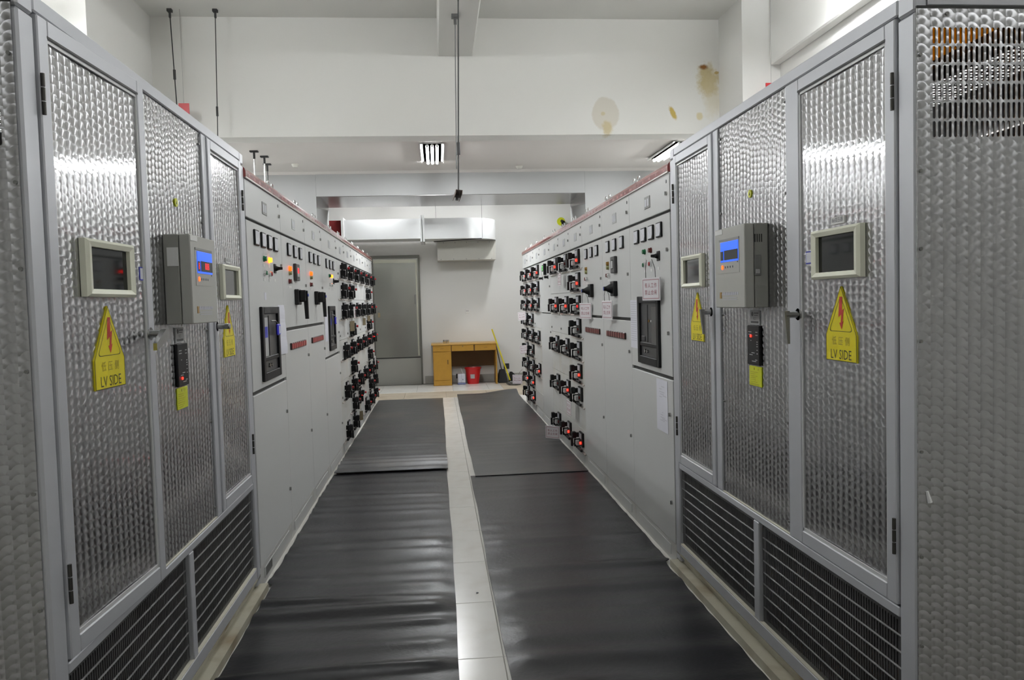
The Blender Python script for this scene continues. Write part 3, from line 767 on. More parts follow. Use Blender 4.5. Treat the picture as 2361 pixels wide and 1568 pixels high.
    scr = MB().cyl((0, 0, 0), (-dirn * 0.003, 0, 0), 0.0045, 10).mesh('screw', 'dull_metal')
    for k, zz in enumerate((0.25, 0.50, 0.74, 1.02, 1.31, 1.55, 1.75, 2.045)):
        o = link('screw', scr, e); o.location = (ye, ya0 + 0.010, zz)
    for yy in (0.085, 0.38, 0.68, 0.98):
        o = link('screw', scr, e); o.location = (ye, yy, 2.148)
    if not left:
        MB().cyl((ye - dirn * .0006, 0.028, 0.915), (ye - dirn * .0002, 0.036, 0.885), 0.004, 6, r1=0.007).build('scratch', 'scratch', e)
    # ---- base channel
    bc = MB()
    bx(bc, Y0 - .02, 4.09, 0.02, 0.03, 0.0, 0.086); bx(bc, Y0 - .02, 4.09, -0.035, 0.02, 0.030, 0.038); bx(bc, Y0 - .02, 4.09, 0.0, 0.02, 0.078, 0.086)
    bx(bc, Y0 - .02, 4.09, -0.035, -0.030, 0.0, 0.030)
    bx(bc, Y0 - .02, 4.09, D - .05, D, 0.0, 0.086)
    bx(bc, Y0 + .03, Y0 + .04, 0.03, D - .05, 0.0, 0.086)
    bc.build('base_channel', 'channel_paint', root)
    return root
tag(transformer(-1), 'swirl-polished steel transformer enclosure in line with the cabinets ending at the steel door', 'transformer', 'transformer enclosures facing each other')
tag(transformer(1), 'swirl-polished steel transformer enclosure in line with the cabinets ending at the desk and broom', 'transformer', 'transformer enclosures facing each other')

# ------------------------------------------------------------------ switchgear cabinets
PROTO = {}
def protos():
    P = PROTO
    P['breaker'] = MB().cbox(-.080, -.018, -.062, .080, 0, .062, .003).mesh('breaker_unit', 'black_plastic')
    m = MB()
    m.box(-.013, -.0195, .004, .013, -.0178, .052)
    P['labels'] = m.mesh('label_window', 'meter_face')
    m = MB().cbox(-.196, -.068, -.014, -.134, -.030, .044, .006).box(-.180, -.028, -.006, -.148, 0, .034)
    m.hull([(-.195 + a, -.074 + b, z) for a, b in ((0, 0), (.028, 0), (0, .018), (.028, .018)) for z in (-.014, -.088)])
    m.box(-.160, -.050, -.090, -.152, 0, -.020)
    P['handle'] = m.mesh('operating_handle', 'black_plastic')
    P['trip'] = MB().cyl((-.050, -.016, .004), (-.050, -.062, .004), .006, 8).cyl((-.050, -.062, .004), (-.050, -.080, .004), .013, 12).mesh('trip_button', 'red_button', True)
    P['cover'] = MB().cbox(-.150, -.040, -.074, -.098, 0, -.028, .006).mesh('white_cover', 'cover_grey')
    m = MB().cyl((.010, -.016, -.032), (.010, -.028, -.032), .0115, 12)
    P['lens_on'] = m.mesh('lens', 'led_red', True); P['lens_off'] = m.mesh('lens', 'red_button', True); P['lens_dim'] = m.mesh('lens', 'led_red_dim', True); P['lens_dark'] = m.mesh('lens', 'lamp_red_off', True)
    m = MB().cbox(-.095, -.036, -.102, .080, -.014, -.078, .006); P['pull_b'] = m.mesh('drawer_pull', 'black_plastic')
    m = MB().cbox(-.285, -.036, -.102, -.135, -.014, -.078, .006); P['pull_a'] = m.mesh('drawer_pull', 'black_plastic')
    P['pull_post'] = MB().cyl((0, 0, -.090), (0, -.020, -.090), .008, 8).mesh('pull_post', 'chrome', True)
    P['ledge'] = MB().hull([(x, y, z) for x in (-.40, .155) for y, z in ((0, -.104), (-.012, -.112), (-.012, -.118), (0, -.118))]).mesh('ledge', 'rail_trim')
    P['knob'] = MB().cyl((0, 0, 0), (0, -.007, 0), .011, 12).box(-.003, -.011, -.010, .003, -.006, .010).mesh('door_lock', 'handle_metal', True)
    m = MB().cbox(-.050, -.011, -.041, .050, 0, .041, .003)
    P['meter'] = m.mesh('panel_meter', 'black_plastic')
    P['meter_face'] = MB().hull([(x, -.0122, z) for x, z in ((-.042, -.034), (.028, -.034), (.042, -.012), (.042, .034), (-.042, .034))] + [(x, -.0108, z) for x, z in ((-.042, -.034), (.028, -.034), (.042, -.012), (.042, .034), (-.042, .034))]).mesh('meter_face', 'meter_face')
    P['meter_needle'] = MB().add([(.010, -.0125, -.022), (.012, -.0125, -.022), (-.016, -.0125, .016), (-.018, -.0125, .015)], [(0, 1, 2, 3)]).mesh('meter_needle', 'ink', fix=False)
    m = MB().torus((0, 0, .030), (0, 1, 0), .022, .0045, 16, 6).cyl((0, 0, 0), (0, 0, .010), .008, 8)
    P['eye'] = m.mesh('lifting_eye', 'clear_plastic', True)
    ln = MB().cyl((0, 0, 0), (0, -.018, 0), .0135, 14).cyl((0, 0, 0), (0, -.006, 0), .0165, 14)
    for k, mt in (('g', 'lamp_green'), ('r', 'lamp_red_off'), ('ao', 'lamp_amber_off'), ('a', 'lamp_amber'), ('o', 'lamp_orange'), ('ol', 'lamp_olive')):
        P['lamp_' + k] = ln.mesh('pilot_lamp', mt, True)
    P['btn_ring'] = MB().cyl((0, 0, 0), (0, -.014, 0), .0155, 14).mesh('push_button', 'chrome', True)
    for k, mt in (('g', 'lamp_green'), ('r', 'red_button'), ('w', 'white_plastic')):
        P['btn_' + k] = MB().cyl((0, -.014, 0), (0, -.019, 0), .011, 12).mesh('button_cap', mt, True)
    P['small_label'] = MB().box(-.019, -.0015, -.008, .019, 0, .008).mesh('small_label', 'white_plastic')
protos()
def put(name, key, parent, x=0, z=0, y=0):
    o = link(name, PROTO[key], parent); o.location = (x, y, z); return o

def meter(root, x, z=1.817):
    m = put('panel_meter', 'meter', root, x, z); put('meter_face', 'meter_face', m); put('meter_needle', 'meter_needle', m)
def button(root, x, z, c):
    b = put('push_button', 'btn_ring', root, x, z); put('button_cap', 'btn_' + c, b)

def breaker(root, x, z, lens, trip=False):
    b = put('breaker_unit', 'breaker', root, x, z)
    [put('label_window', 'labels', b, q) for q in (-.053, -.016, .021)]; put('operating_handle', 'handle', b); put('white_cover', 'cover', b)
    put('lens', 'lens_' + lens, b)
    if trip: put('trip_button', 'trip', b)
    for px_ in (-.26, -.165, -.09, .045): put('pull_post', 'pull_post', b, px_)
    put('drawer_pull', 'pull_a', b); put('drawer_pull', 'pull_b', b); put('ledge', 'ledge', b)

GAP = 0.0035
def front_door(root, name, w, z0, z1, m='cab_grey', y=0.0):
    return MB().cbox(-w / 2 + GAP / 2, y, z0, w / 2 - GAP / 2, 0.016, z1, 0.0025).build(name, m, root)
def cabinet(side, Ya, Yb, kind, label, rows=(), plate_dark=False, lamps='off', seed=0):
    left = side < 0
    w = Yb - Ya; rnd = random.Random(seed + (100 if left else 200))
    root = empty('switchgear_cabinet', (XL if left else XR, (Ya + Yb) / 2, 0), PI / 2 if left else -PI / 2)
    tag(root, label, 'switchgear', 'switchgear cabinets in the two facing rows')
    hw = w / 2
    MB().box(-hw, 0.017, 0.11, hw, 0.68, 2.10).build('body', 'cab_grey', root)
    # seams show as dark recesses between the fronts
    MB().box(-hw + .002, 0.0155, 0.112, hw - .002, 0.0172, 2.098).build('seam_backing', 'seam_black', root)
    pl = MB().cbox(-hw + .001, 0.006, 0.0, hw - .001, 0.66, 0.108, 0.002).build('plinth', 'cab_dirty', root)
    MB().cbox(-hw + .10, 0.002, 0.03, hw - .10, 0.0065, 0.085, 0.001).build('plinth_plate', 'cab_grey', pl)
    if left and kind == 'A':
        v = MB()
        for k in range(20): v.box(-hw + .12 + k * .008, 0.0012, 0.035, -hw + .123 + k * .008, 0.0022, 0.08)
        v.build('plinth_vents', 'dull_metal', pl)
    # red top rail with a bright lip
    P = [(0.02, 2.104), (-0.005, 2.104), (-0.008, 2.108), (-0.008, 2.134), (-0.003, 2.148), (0.008, 2.157), (0.02, 2.158)]
    tr = MB().prism(P, lambda u, v, d: (d, u, v), -hw + .0015, hw - .0015).build('top_rail', 'rail_red', root)
    MB().box(-hw + .0015, -0.0095, 2.1005, hw - .0015, -0.002, 2.1075).build('rail_lip', 'rail_trim', tr)
    lt = MB()
    x = -hw + .05
    while x < hw - .06:
        nchar = rnd.randint(3, 6)
        for k in range(nchar):
            if x > hw - .05: break
            lt.add([(x + dx, -0.0086, z_) for dx, z_ in ((0, 2.114), (.004, 2.114), (.004, 2.130), (0, 2.130))], [(0, 1, 2, 3)]); x += rnd.uniform(.007, .014)
        x += rnd.uniform(.05, .12)
    stuff(lt.build('rail_lettering', 'rail_letter', tr, fix=False))
    for ex in (-hw + .06, hw - .06):
        o = put('lifting_eye', 'eye', root, ex, 2.158, 0.05)
        o2 = put('lifting_eye', 'eye', root, ex, 2.10, 0.60)
    # upper door
    ud = front_door(root, 'upper_door', w, 1.908, 2.098)
    m = MB().cbox(-.058, -.003, 1.963, .058, 0, 2.032, .0015); m.build('nameplate', 'dull_metal' if plate_dark else 'label_grey', ud)
    m = MB(); m.box(-.046, -.0042, 1.975, -.014, -.0029, 2.018).box(.004, -.0042, 1.975, .036, -.0029, 2.018); m.build('nameplate_print', 'meter_face', ud)
    put('door_lock', 'knob', ud, hw - .055, 1.997)
    MB().cyl((hw - .055, 0, 2.060), (hw - .055, -.002, 2.060), .010, 10).build('key_mark', 'grey_plastic', ud)
    lk = hw - .05
    if kind == 'A':                       # incoming breaker cabinet
        md = front_door(root, 'meter_door', w, 1.018, 1.893); ld = front_door(root, 'lower_door', w, 0.114, 0.998)
        for x in (-.2475, -.0825, .0825, .2475): meter(md, x)
        on = lamps == 'on'
        put('pilot_lamp', 'lamp_g', md, -.07, 1.716); put('pilot_lamp', 'lamp_a' if on else 'lamp_r', md, .065, 1.716)
        for x in (-.07, .065): put('small_label', 'small_label', md, x, 1.681); put('small_label', 'small_label', md, x, 1.602)
        put('small_label', 'small_label', md, .21, 1.607)
        button(md, -.07, 1.638, 'g'); button(md, .065, 1.638, 'r')
        kn = MB().cbox(.19, -.006, 1.648, .243, 0, 1.702, .002).build('selector_switch', 'black_plastic', md)
        MB().cyl((.2165, -.006, 1.675), (.2165, -.022, 1.675), .017, 14, r1=.011).hull([(.2165 + a, b, 1.675 + c) for a, b, c in ((-.005, -.020, -.010), (.005, -.020, -.010), (-.005, -.020, .010), (.005, -.020, .010), (-.004, -.046, -.007), (.004, -.046, -.007), (-.004, -.046, .007), (.004, -.046, .007))]).build('selector_knob', 'black_plastic', kn, smooth=True)
        acb(md, 0.0, 0.46, 1.051, 1.453, left)
        put('door_lock', 'knob', md, lk, 1.699); (None if left else put('door_lock', 'knob', md, lk, 1.25))
        put('door_lock', 'knob', ld, lk, 0.81); put('door_lock', 'knob', ld, lk, 0.33)
        if left:
            m = MB().box(-.065 - .024, -.001, 1.49, -.065 + .024, 0, 1.531); m.build('sticker', 'paper', md)
    elif kind == 'C':                     # breaker cabinet with three meters
        md = front_door(root, 'meter_door', w, 1.018, 1.893); ld = front_door(root, 'lower_door', w, 0.114, 0.998)
        for x in (-.22, .0, .22): meter(md, x)
        put('pilot_lamp', 'lamp_g', md, -.07, 1.716); put('pilot_lamp', 'lamp_a', md, .05, 1.716)
        button(md, -.07, 1.638, 'w'); button(md, .05, 1.638, 'w')
        for x in (-.07, .05, .2): put('small_label', 'small_label', md, x, 1.602)
        kn = MB().cbox(.19, -.006, 1.648, .243, 0, 1.702, .002).build('selector_switch', 'black_plastic', md)
        MB().cyl((.2165, -.006, 1.675), (.2165, -.05, 1.675), .016, 12, r1=.011).build('selector_knob', 'black_plastic', kn, smooth=True)
        acb(md, -.03, 0.40, 1.06, 1.45, left, narrow=True)
        put('door_lock', 'knob', md, lk, 1.20); put('door_lock', 'knob', ld, lk, 0.81); put('door_lock', 'knob', ld, lk, 0.33)
    elif kind == 'B':                     # capacitor cabinet
        md = front_door(root, 'meter_door', w, 1.318, 1.893); ld = front_door(root, 'lower_door', w, 0.114, 1.298)
        for x in (-.215, .0, .215): meter(md, x)
        if 'display' in rows:
            d = MB().cbox(-.062, -.022, 1.622, .062, 0, 1.736, .004).build('controller', 'grey_plastic', md)
            MB().box(-.036, -.0235, 1.650, .030, -.0215, 1.712).build('controller_screen', 'dark_window' if not left else 'label_grey', d)
            if left: MB().box(-.030, -.0245, 1.672, .022, -.0232, 1.706).build('controller_digits', 'lcd_reflection_red', d)
            else: MB().box(-.030, -.0245, 1.655, .022, -.0232, 1.706).build('controller_digits', 'label_grey', d)
        on = lamps == 'on'
        put('pilot_lamp', 'lamp_o' if on else 'lamp_ao', md, -.215, 1.696); put('pilot_lamp', 'lamp_ol', md, -.215, 1.668)
        button(md, -.19, 1.613, 'w')
        put('stop_button', 'lamp_r', md, -.235, 1.613)
        for x in (-.225, -.18): put('small_label', 'small_label', md, x, 1.578)
        sw = MB().cbox(-.055, -.028, 1.462, .055, 0, 1.566, .004).build('main_switch', 'black_plastic', md)
        if left:
            h = MB().cbox(-.034, -.070, 1.480, .034, -.026, 1.560, .006).hull([(a, y_, z_) for a in (-.014, .014) for y_, z_ in ((-.052, 1.49), (-.078, 1.49), (-.058, 1.366), (-.080, 1.366), (-.078, 1.555), (-.05, 1.555))])
            h.build('switch_handle', 'black_plastic', sw); MB().cyl((0, -.0775, 1.525), (0, -.0835, 1.525), .010, 10).build('blue_mark', 'blue_tip', sw)
        else:
            MB().cyl((0, -.026, 1.515), (0, -.068, 1.515), .040, 14, r1=.017).cyl((0, -.066, 1.515), (0, -.086, 1.515), .017, 12, r1=.015).build('switch_handle', 'black_plastic', sw, smooth=True)
            MB().cyl((0, -.0855, 1.515), (0, -.0875, 1.515), .013, 10).build('blue_mark', 'blue_tip', sw)
        for k in range(8):
            x = -.285 + k * .0715
            q = MB().cbox(x, -.012, 1.174, x + .064, 0, 1.218, .003).build('indicator_block', 'led_dark2' if not left else 'led_dark2', ld)
            MB().box(x + .006, -.0135, 1.180, x + .058, -.0115, 1.212).build('indicator_lens', 'red_button' if left else 'led_dark', q)
        put('door_lock', 'knob', md, lk, 1.60); put('door_lock', 'knob', ld, lk, 1.10); put('door_lock', 'knob', ld, lk, 0.55)
    elif kind == 'D':                     # drawer cabinet
        zs = [0.314 + 0.2 * k for k in range(8)]
        edges = [0.114] + zs[0:] + [1.893]
        for k in range(9):
            z0 = edges[k] + .0015; z1 = edges[k + 1] - .0015
            MB().cbox(-hw + GAP / 2, 0.0, z0, hw - GAP / 2, 0.016, z1, .002).build('drawer_front', 'cab_dirty' if z1 < 1.2 else 'cab_grey', root)
        for (r, lens) in rows:
            breaker(root, .13, 2.02 - .2 * r, 'dark' if left and lens == 'off' else lens, trip=left and lens != 'dark')
        for k in (1, 4, 7):
            put('door_lock', 'knob', root, -hw + .05, 2.02 - .2 * k - .06)
    elif kind == 'M':                     # metering cabinet
        md = front_door(root, 'meter_door', w, 1.308, 1.893); ld = front_door(root, 'lower_door', w, 0.114, 1.298)
        q = MB().cbox(-.05, -.030, 1.735, .09, 0, 1.862, .004).build('digital_meter', 'white_plastic', md)
        MB().box(-.025, -.032, 1.775, .055, -.0295, 1.850).build('digital_readout', 'black_plastic', q)
        t = MB(); text_on(t, '88\n88', 0.034, .014, 1.813, -.0327, line=.85); t.build('readout_digits', 'led_green', q, fix=False)
        MB().cbox(.095, -.034, 1.735, .11, 0, 1.862, .003).build('black_side', 'black_plastic', md)
        MB().cbox(-.15, -.02, 1.74, -.10, 0, 1.84, .003).build('relay', 'grey_plastic', md)
        for x in (-.20, .24):
            s = MB().cbox(x - .02, -.006, 1.685, x + .02, 0, 1.725, .002).build('selector_switch', 'black_plastic', md)
            MB().cyl((x, -.006, 1.705), (x, -.045, 1.705), .013, 10).build('selector_knob', 'black_plastic', s, smooth=True)
        put('door_lock', 'knob', md, lk, 1.60); put('door_lock', 'knob', ld, lk, 1.10); put('door_lock', 'knob', ld, lk, 0.55)
    return root

def acb(door, cx, w, z0, z1, left, narrow=False):
    """air circuit breaker behind its black door frame"""
    a, b = cx - w / 2, cx + w / 2
    f = MB(); t = .045
    f.cbox(a, -.016, z0, a + t, 0, z1, .003).cbox(b - t, -.016, z0, b, 0, z1, .003).cbox(a + t, -.016, z0, b - t, 0, z0 + .045, .003).cbox(a + t, -.016, z1 - .04, b - t, 0, z1, .003)
    f.cbox(a + t, -.012, z0 + .105, b - t, 0, z0 + .128, .003)
    fr = f.build('breaker_frame', 'black_plastic', door)
    MB().box(a + t, -.003, z0 + .045, b - t, -.0005, z1 - .04).build('breaker_face', 'grey_plastic', fr)
    if left:
        MB().box(a + t + .03, -.005, z0 + .13, a + t + (.13 if not narrow else .08), -.003, z1 - .06).build('breaker_label', 'label_grey', fr)
        MB().box(a + t + .035, -.006, z1 - .17, a + t + .115, -.005, z1 - .11).build('breaker_stripe', 'blue_line', fr)
        g = MB().cbox(b - .15, -.034, z1 - .165, b - .075, -.020, z1 - .100, .012).build('blue_tag', 'blue_tag', fr)
        MB().box(b - .125, -.0355, z1 - .155, b - .098, -.0335, z1 - .112).build('tag_card', 'white_plastic', fr)
        MB().tube([(b - .19, -.004, z1 - .08), (b - .14, -.02, z1 - .082), (b - .112, -.027, z1 - .099)], .003, 6).build('tag_chain', 'dull_metal', fr)
    else:
        MB().box(b - t - .13, -.005, z0 + .13, b - t - .02, -.003, z1 - .06).build('breaker_label', 'dark_window', fr)
        MB().cyl((cx + .0, -.003, z1 - .145), (cx, -.008, z1 - .145), .008, 8).build('breaker_mark', 'lamp_amber_off', fr)
        MB().cyl((cx + .05, -.003, z1 - .145), (cx + .05, -.008, z1 - .145), .006, 8).build('breaker_mark', 'white_plastic', fr)
        MB().cbox(a + t + .02, -.008, z0 + .135, a + t + .10, -.003, z0 + .165, .003).build('breaker_catch', 'grey_plastic', fr)
    MB().box(a + t + .15, -.006, z0 + .13, a + t + .156, -.003, z1 - .05).build('breaker_groove', 'seam_black', fr)
    for q, rr_ in ((-.07, .012), (-.02, .010)):
        MB().cyl((cx + q, -.003, z0 + .078), (cx + q, -.015, z0 + .078), rr_, 10).build('racking_knob', 'chrome', fr, smooth=True)

LB = [4.098, 4.985, 5.880, 6.705, 7.690, 8.330, 9.010, 9.690, 10.390, 11.110, 11.850]
RB = [4.098, 4.975, 5.820, 6.630, 7.260, 7.890, 8.530, 9.370, 10.000, 10.630, 11.270]
cabinet(-1, LB[0], LB[1], 'A', 'grey incoming cabinet with lit amber lamp, blue breaker tag and four meters', plate_dark=True, lamps='on', seed=1)
cabinet(-1, LB[1], LB[2], 'B', 'grey capacitor cabinet with red-lit controller screen and hanging black lever switch', rows=('display',), lamps='on', seed=2)
cabinet(-1, LB[2], LB[3], 'B', 'grey capacitor cabinet with hanging black lever switch, orange lamp and no controller', lamps='on', seed=3)
cabinet(-1, LB[3], LB[4], 'C', 'grey cabinet with three meters above a narrow breaker window and lit amber lamp', seed=4)
def rr(s): return [(int(t[0]), {'o': 'off', 'n': 'on', 'd': 'dim', 'k': 'dark'}[t[1]]) for t in s.split()]
ordn = ['first', 'second', 'third', 'fourth', 'fifth', 'last']
lrows = ['1d 2d 3k 5o 7o 9k', '1d 2d 3o 4o 5o 6o 7o 8o 9k', '1o 3k 5o 7o 8n', '1o 3k 5o 7o 9o', '1o 2o 3o 4o 5d 6o 7o 8o 9o', '1o 3o 5n 7o 8k 9o']
for k in range(6):
    cabinet(-1, LB[4 + k], LB[5 + k], 'D', '%s drawer cabinet after the narrow breaker window, in the row ending at the steel door' % ordn[k], rows=rr(lrows[k]), seed=10 + k)
cabinet(1, RB[0], RB[1], 'A', 'grey incoming cabinet with unlit green and red lamps and a danger plate on its knob', plate_dark=True, seed=5)
cabinet(1, RB[1], RB[2], 'B', 'grey capacitor cabinet with unlit controller screen and outward black conical switch', rows=('display',), seed=6)
cabinet(1, RB[2], RB[3], 'B', 'grey capacitor cabinet with outward black conical switch and no controller', seed=7)
rrows = ['1n 2n 3d 4k 5k 6n 7k 9n', '1k 3n 5k 7n 9n', '1n 3n 5k 7k 9k', None, '1n 2k 3k 5k 7n', '1n 2n 3n 4k 5k 6k 7k 8n 9n', '1n 2n 3d 4k 5k 6k 7k 8n 9k']
rn = ['first drawer cabinet next to the capacitor cabinets, in the row ending at the desk', 'second drawer cabinet past the capacitor cabinets, in the row ending at the desk', 'third drawer cabinet, beside the green-lit digital meter', None,
      'drawer cabinet just beyond the green-lit digital meter', 'second-to-last drawer cabinet in the row ending at the desk', 'last drawer cabinet, at the end of the row near the desk']
for k in range(7):
    if rrows[k] is None:
        cabinet(1, RB[3 + k], RB[4 + k], 'M', 'grey metering cabinet with green-lit digital readout', seed=30)
    else:
        cabinet(1, RB[3 + k], RB[4 + k], 'D', rn[k], rows=rr(rrows[k]), seed=20 + k)

# ------------------------------------------------------------------ hanging danger plates, papers, tags
def plate(loc, rz, label, strings=None, size=(0.20, 0.128), group='danger plates hung on the switchgear', tilt=0.0):
    r = empty('danger_plate', loc, rz); tag(r, label, 'sign', group); r.rotation_euler = (0, tilt, rz)
    hw, hh = size[0] / 2, size[1] / 2
    MB().cbox(-hw, -.003, -hh, hw, .003, hh, .0015).build('plate', 'sign_white', r)
    b = MB()
    e = .010; t = .0035
    for x0, x1, z0, z1 in ((-hw + e, hw - e, hh - e - t, hh - e), (-hw + e, hw - e, -hh + e, -hh + e + t), (-hw + e, -hw + e + t, -hh + e + t, hh - e - t), (hw - e - t, hw - e, -hh + e + t, hh - e - t)):
        b.box(x0, -.0037, z0, x1, -.0029, z1)
    b.build('plate_border', 'sign_red_line', r)
    tx = MB(); text_on(tx, '有人工作\n禁止合闸', 0.030 * size[0] / .2, 0, -.001, -.0036, spacing=1.32, line=1.30); tx.build('plate_lettering', 'ink_red', r, fix=False)
    if strings:
        for k, (sx, ex, ey, ez) in enumerate(strings):
            MB().tube([(sx, 0, hh - .006), (sx * .9 + ex * .1, ey * .3, hh + ez * .5), (ex, ey, hh + ez)], .0018, 6).build('string', 'rod_black', r)
    return r
RZ = -PI / 2
plate((XR - .045, 4.325, 1.492), RZ + .24, 'white danger plate with red characters hung over the top of the dark breaker window', strings=[(-.06, -.04, -.005, .10), (.05, .02, -.005, .10)])
plate((XR - .05, 5.46, 1.367), RZ + .14, 'white danger plate hung on the conical switch of the cabinet with a controller screen', strings=[(-.05, -.01, -.01, .075), (.05, .03, -.01, .075)])
plate((XR - .045, 6.30, 1.352), RZ + .30, 'white danger plate hung on the conical switch of the cabinet without controller', strings=[(-.05, -.02, -.01, .085), (.05, .02, -.01, .085)])
plate((XR - .050, 7.58, 1.640), RZ + .02, 'pinkish danger plate lying flat on the blank drawer of the second drawer cabinet', size=(.17, .112), strings=[(.06, .07, .0, .035)])
plate((XR - .085, 10.75, 1.245), RZ + .55, 'small tilted danger plate high on the last drawer cabinet by the desk', size=(.17, .115), tilt=-.10)
plate((XR - .085, 10.62, 0.795), RZ + .55, 'small tilted danger plate halfway down the drawer cabinets near the desk', size=(.17, .115), tilt=-.12)
plate((XR - .15, 10.95, 0.36), RZ + .9, 'small danger plate hung low at the very end of the row near the desk', size=(.16, .125), strings=[(.02, .03, .085, .07)])
plate((XR - .08, 7.02, 0.475), RZ + .02, 'danger plate seen nearly edge-on below the handles of the first drawer cabinet', size=(.20, .13), strings=[(.05, .09, -.01, .06)])
plate((XR - .13, 7.75, 0.135), RZ + .85, 'danger plate hanging just above the floor between the second and third drawer cabinets', size=(.17, .125), strings=[(.0, .02, .02, .06)])
LZ = PI / 2
plate((XL + .115, 8.05, 1.38), LZ + .03, 'white danger plate edge-on at the first drawer cabinet of the steel-door row', size=(.16, .115))
plate((XL + .085, 10.85, 0.70), LZ + .03, 'white danger plate turned edge-on far along the row by the steel door', size=(.16, .115))
plate((XL + .12, 8.72, 0.42), LZ + .03, 'white danger plate turned edge-on low on the second drawer cabinet by the steel door', size=(.16, .115))
for y, z, h, lb in ((7.99, 1.245, .10, 'brown card tag hanging nearest the narrow breaker window, on the first drawer cabinet'), (8.09, 1.245, .10, 'brown card tag hanging beside another one on the first drawer cabinet'),
                    (9.35, 1.26, .085, 'brown card tag hanging on the third drawer cabinet of the steel-door row'), (10.0, 1.285, .07, 'brown card tag hanging on the fourth drawer cabinet of the steel-door row'),
                    (11.75, 1.30, .07, 'brown card tag hanging at the end of the row against the steel door'), (8.62, 0.26, .10, 'brown card tag hanging near the floor on the second drawer cabinet')):
    t = MB().cbox(-.03, -.0025, -h / 2, .03, .0025, h / 2, .001).build('hanging_tag', 'brown_tag'); t.location = (XL + .09, y, z); t.rotation_euler = (0, 0, LZ - .5)
    MB().cyl((0, 0, h / 2), (0, 0, h / 2 + .03), .0015, 6).build('string', 'rod_black', t)
    tag(t, lb, 'tag', 'brown tags hung on drawer pulls')

def sheet_paper(Yc, z0, z1, wd, side, label, lines, curl=.0, folds=0):
    X = XL if side < 0 else XR
    r = empty('notice_sheet', (X, Yc, 0), PI / 2 if side < 0 else -PI / 2); tag(r, label, 'paper')
    n = 14; mb = MB(); th = .0006
    for sgn, off in ((1, 0), (1, th)):
        pass
    V = []
    for j in range(n + 1):
        t = j / n; z = z1 + (z0 - z1) * t
        y = -.0022 - curl * max(0, t - .6) ** 2 - folds * .004 * abs(math.sin(t * PI * 3))
        V += [(-wd / 2, y, z), (wd / 2, y - folds * .012 * t, z), (-wd / 2, y + th, z), (wd / 2, y - folds * .012 * t + th, z)]
    Fs = []
    for j in range(n):
        a, b = j * 4, j * 4 + 4
        Fs += [(a, a + 1, b + 1, b), (a + 2, b + 2, b + 3, a + 3), (a, b, b + 2, a + 2), (a + 1, a + 3, b + 3, b + 1)]
    Fs += [(0, 2, 3, 1), (n * 4, n * 4 + 1, n * 4 + 3, n * 4 + 2)]
    mb.add(V, Fs).build('sheet', 'paper', r)
    tx = MB()
    for (zl, x0, x1) in lines: tx.add([(x0, -.0032, zl), (x1, -.0032, zl), (x1, -.0032, zl + .0035), (x0, -.0032, zl + .0035)], [(0, 1, 2, 3)])
    if lines: stuff(tx.build('print', 'ink_faint', r, fix=False))
    return r
hand = [(.945, -.01, .05), (.930, -.05, .0), (.914, -.05, .05), (.902, -.03, .04), (.895, .02, .09), (.886, -.05, .0), (.800, .0, .02), (.786, -.03, .02), (.772, -.03, .05), (.764, .0, .09), (.755, -.04, .05)]
sheet_paper(4.30, .695, .985, .215, 1, 'lavender-white handwritten sheet taped to the lower door of the incoming cabinet with unlit lamps', hand)
sheet_paper(4.90, 1.13, 1.432, .165, 1, 'white printed sheet taped beside the dark breaker window with the danger plate', [(1.415 - k * .014, -.07, .07) for k in range(18)])
sheet_paper(4.882, 1.165, 1.462, .19, -1, 'creased white sheet taped beside the breaker window with the blue tag', [(1.44 - k * .02, -.08, .08) for k in range(4)], folds=1)
sheet_paper(6.83, 1.15, 1.385, .18, -1, 'white sheet taped beside the narrow breaker window of the three-meter cabinet', [], folds=0)

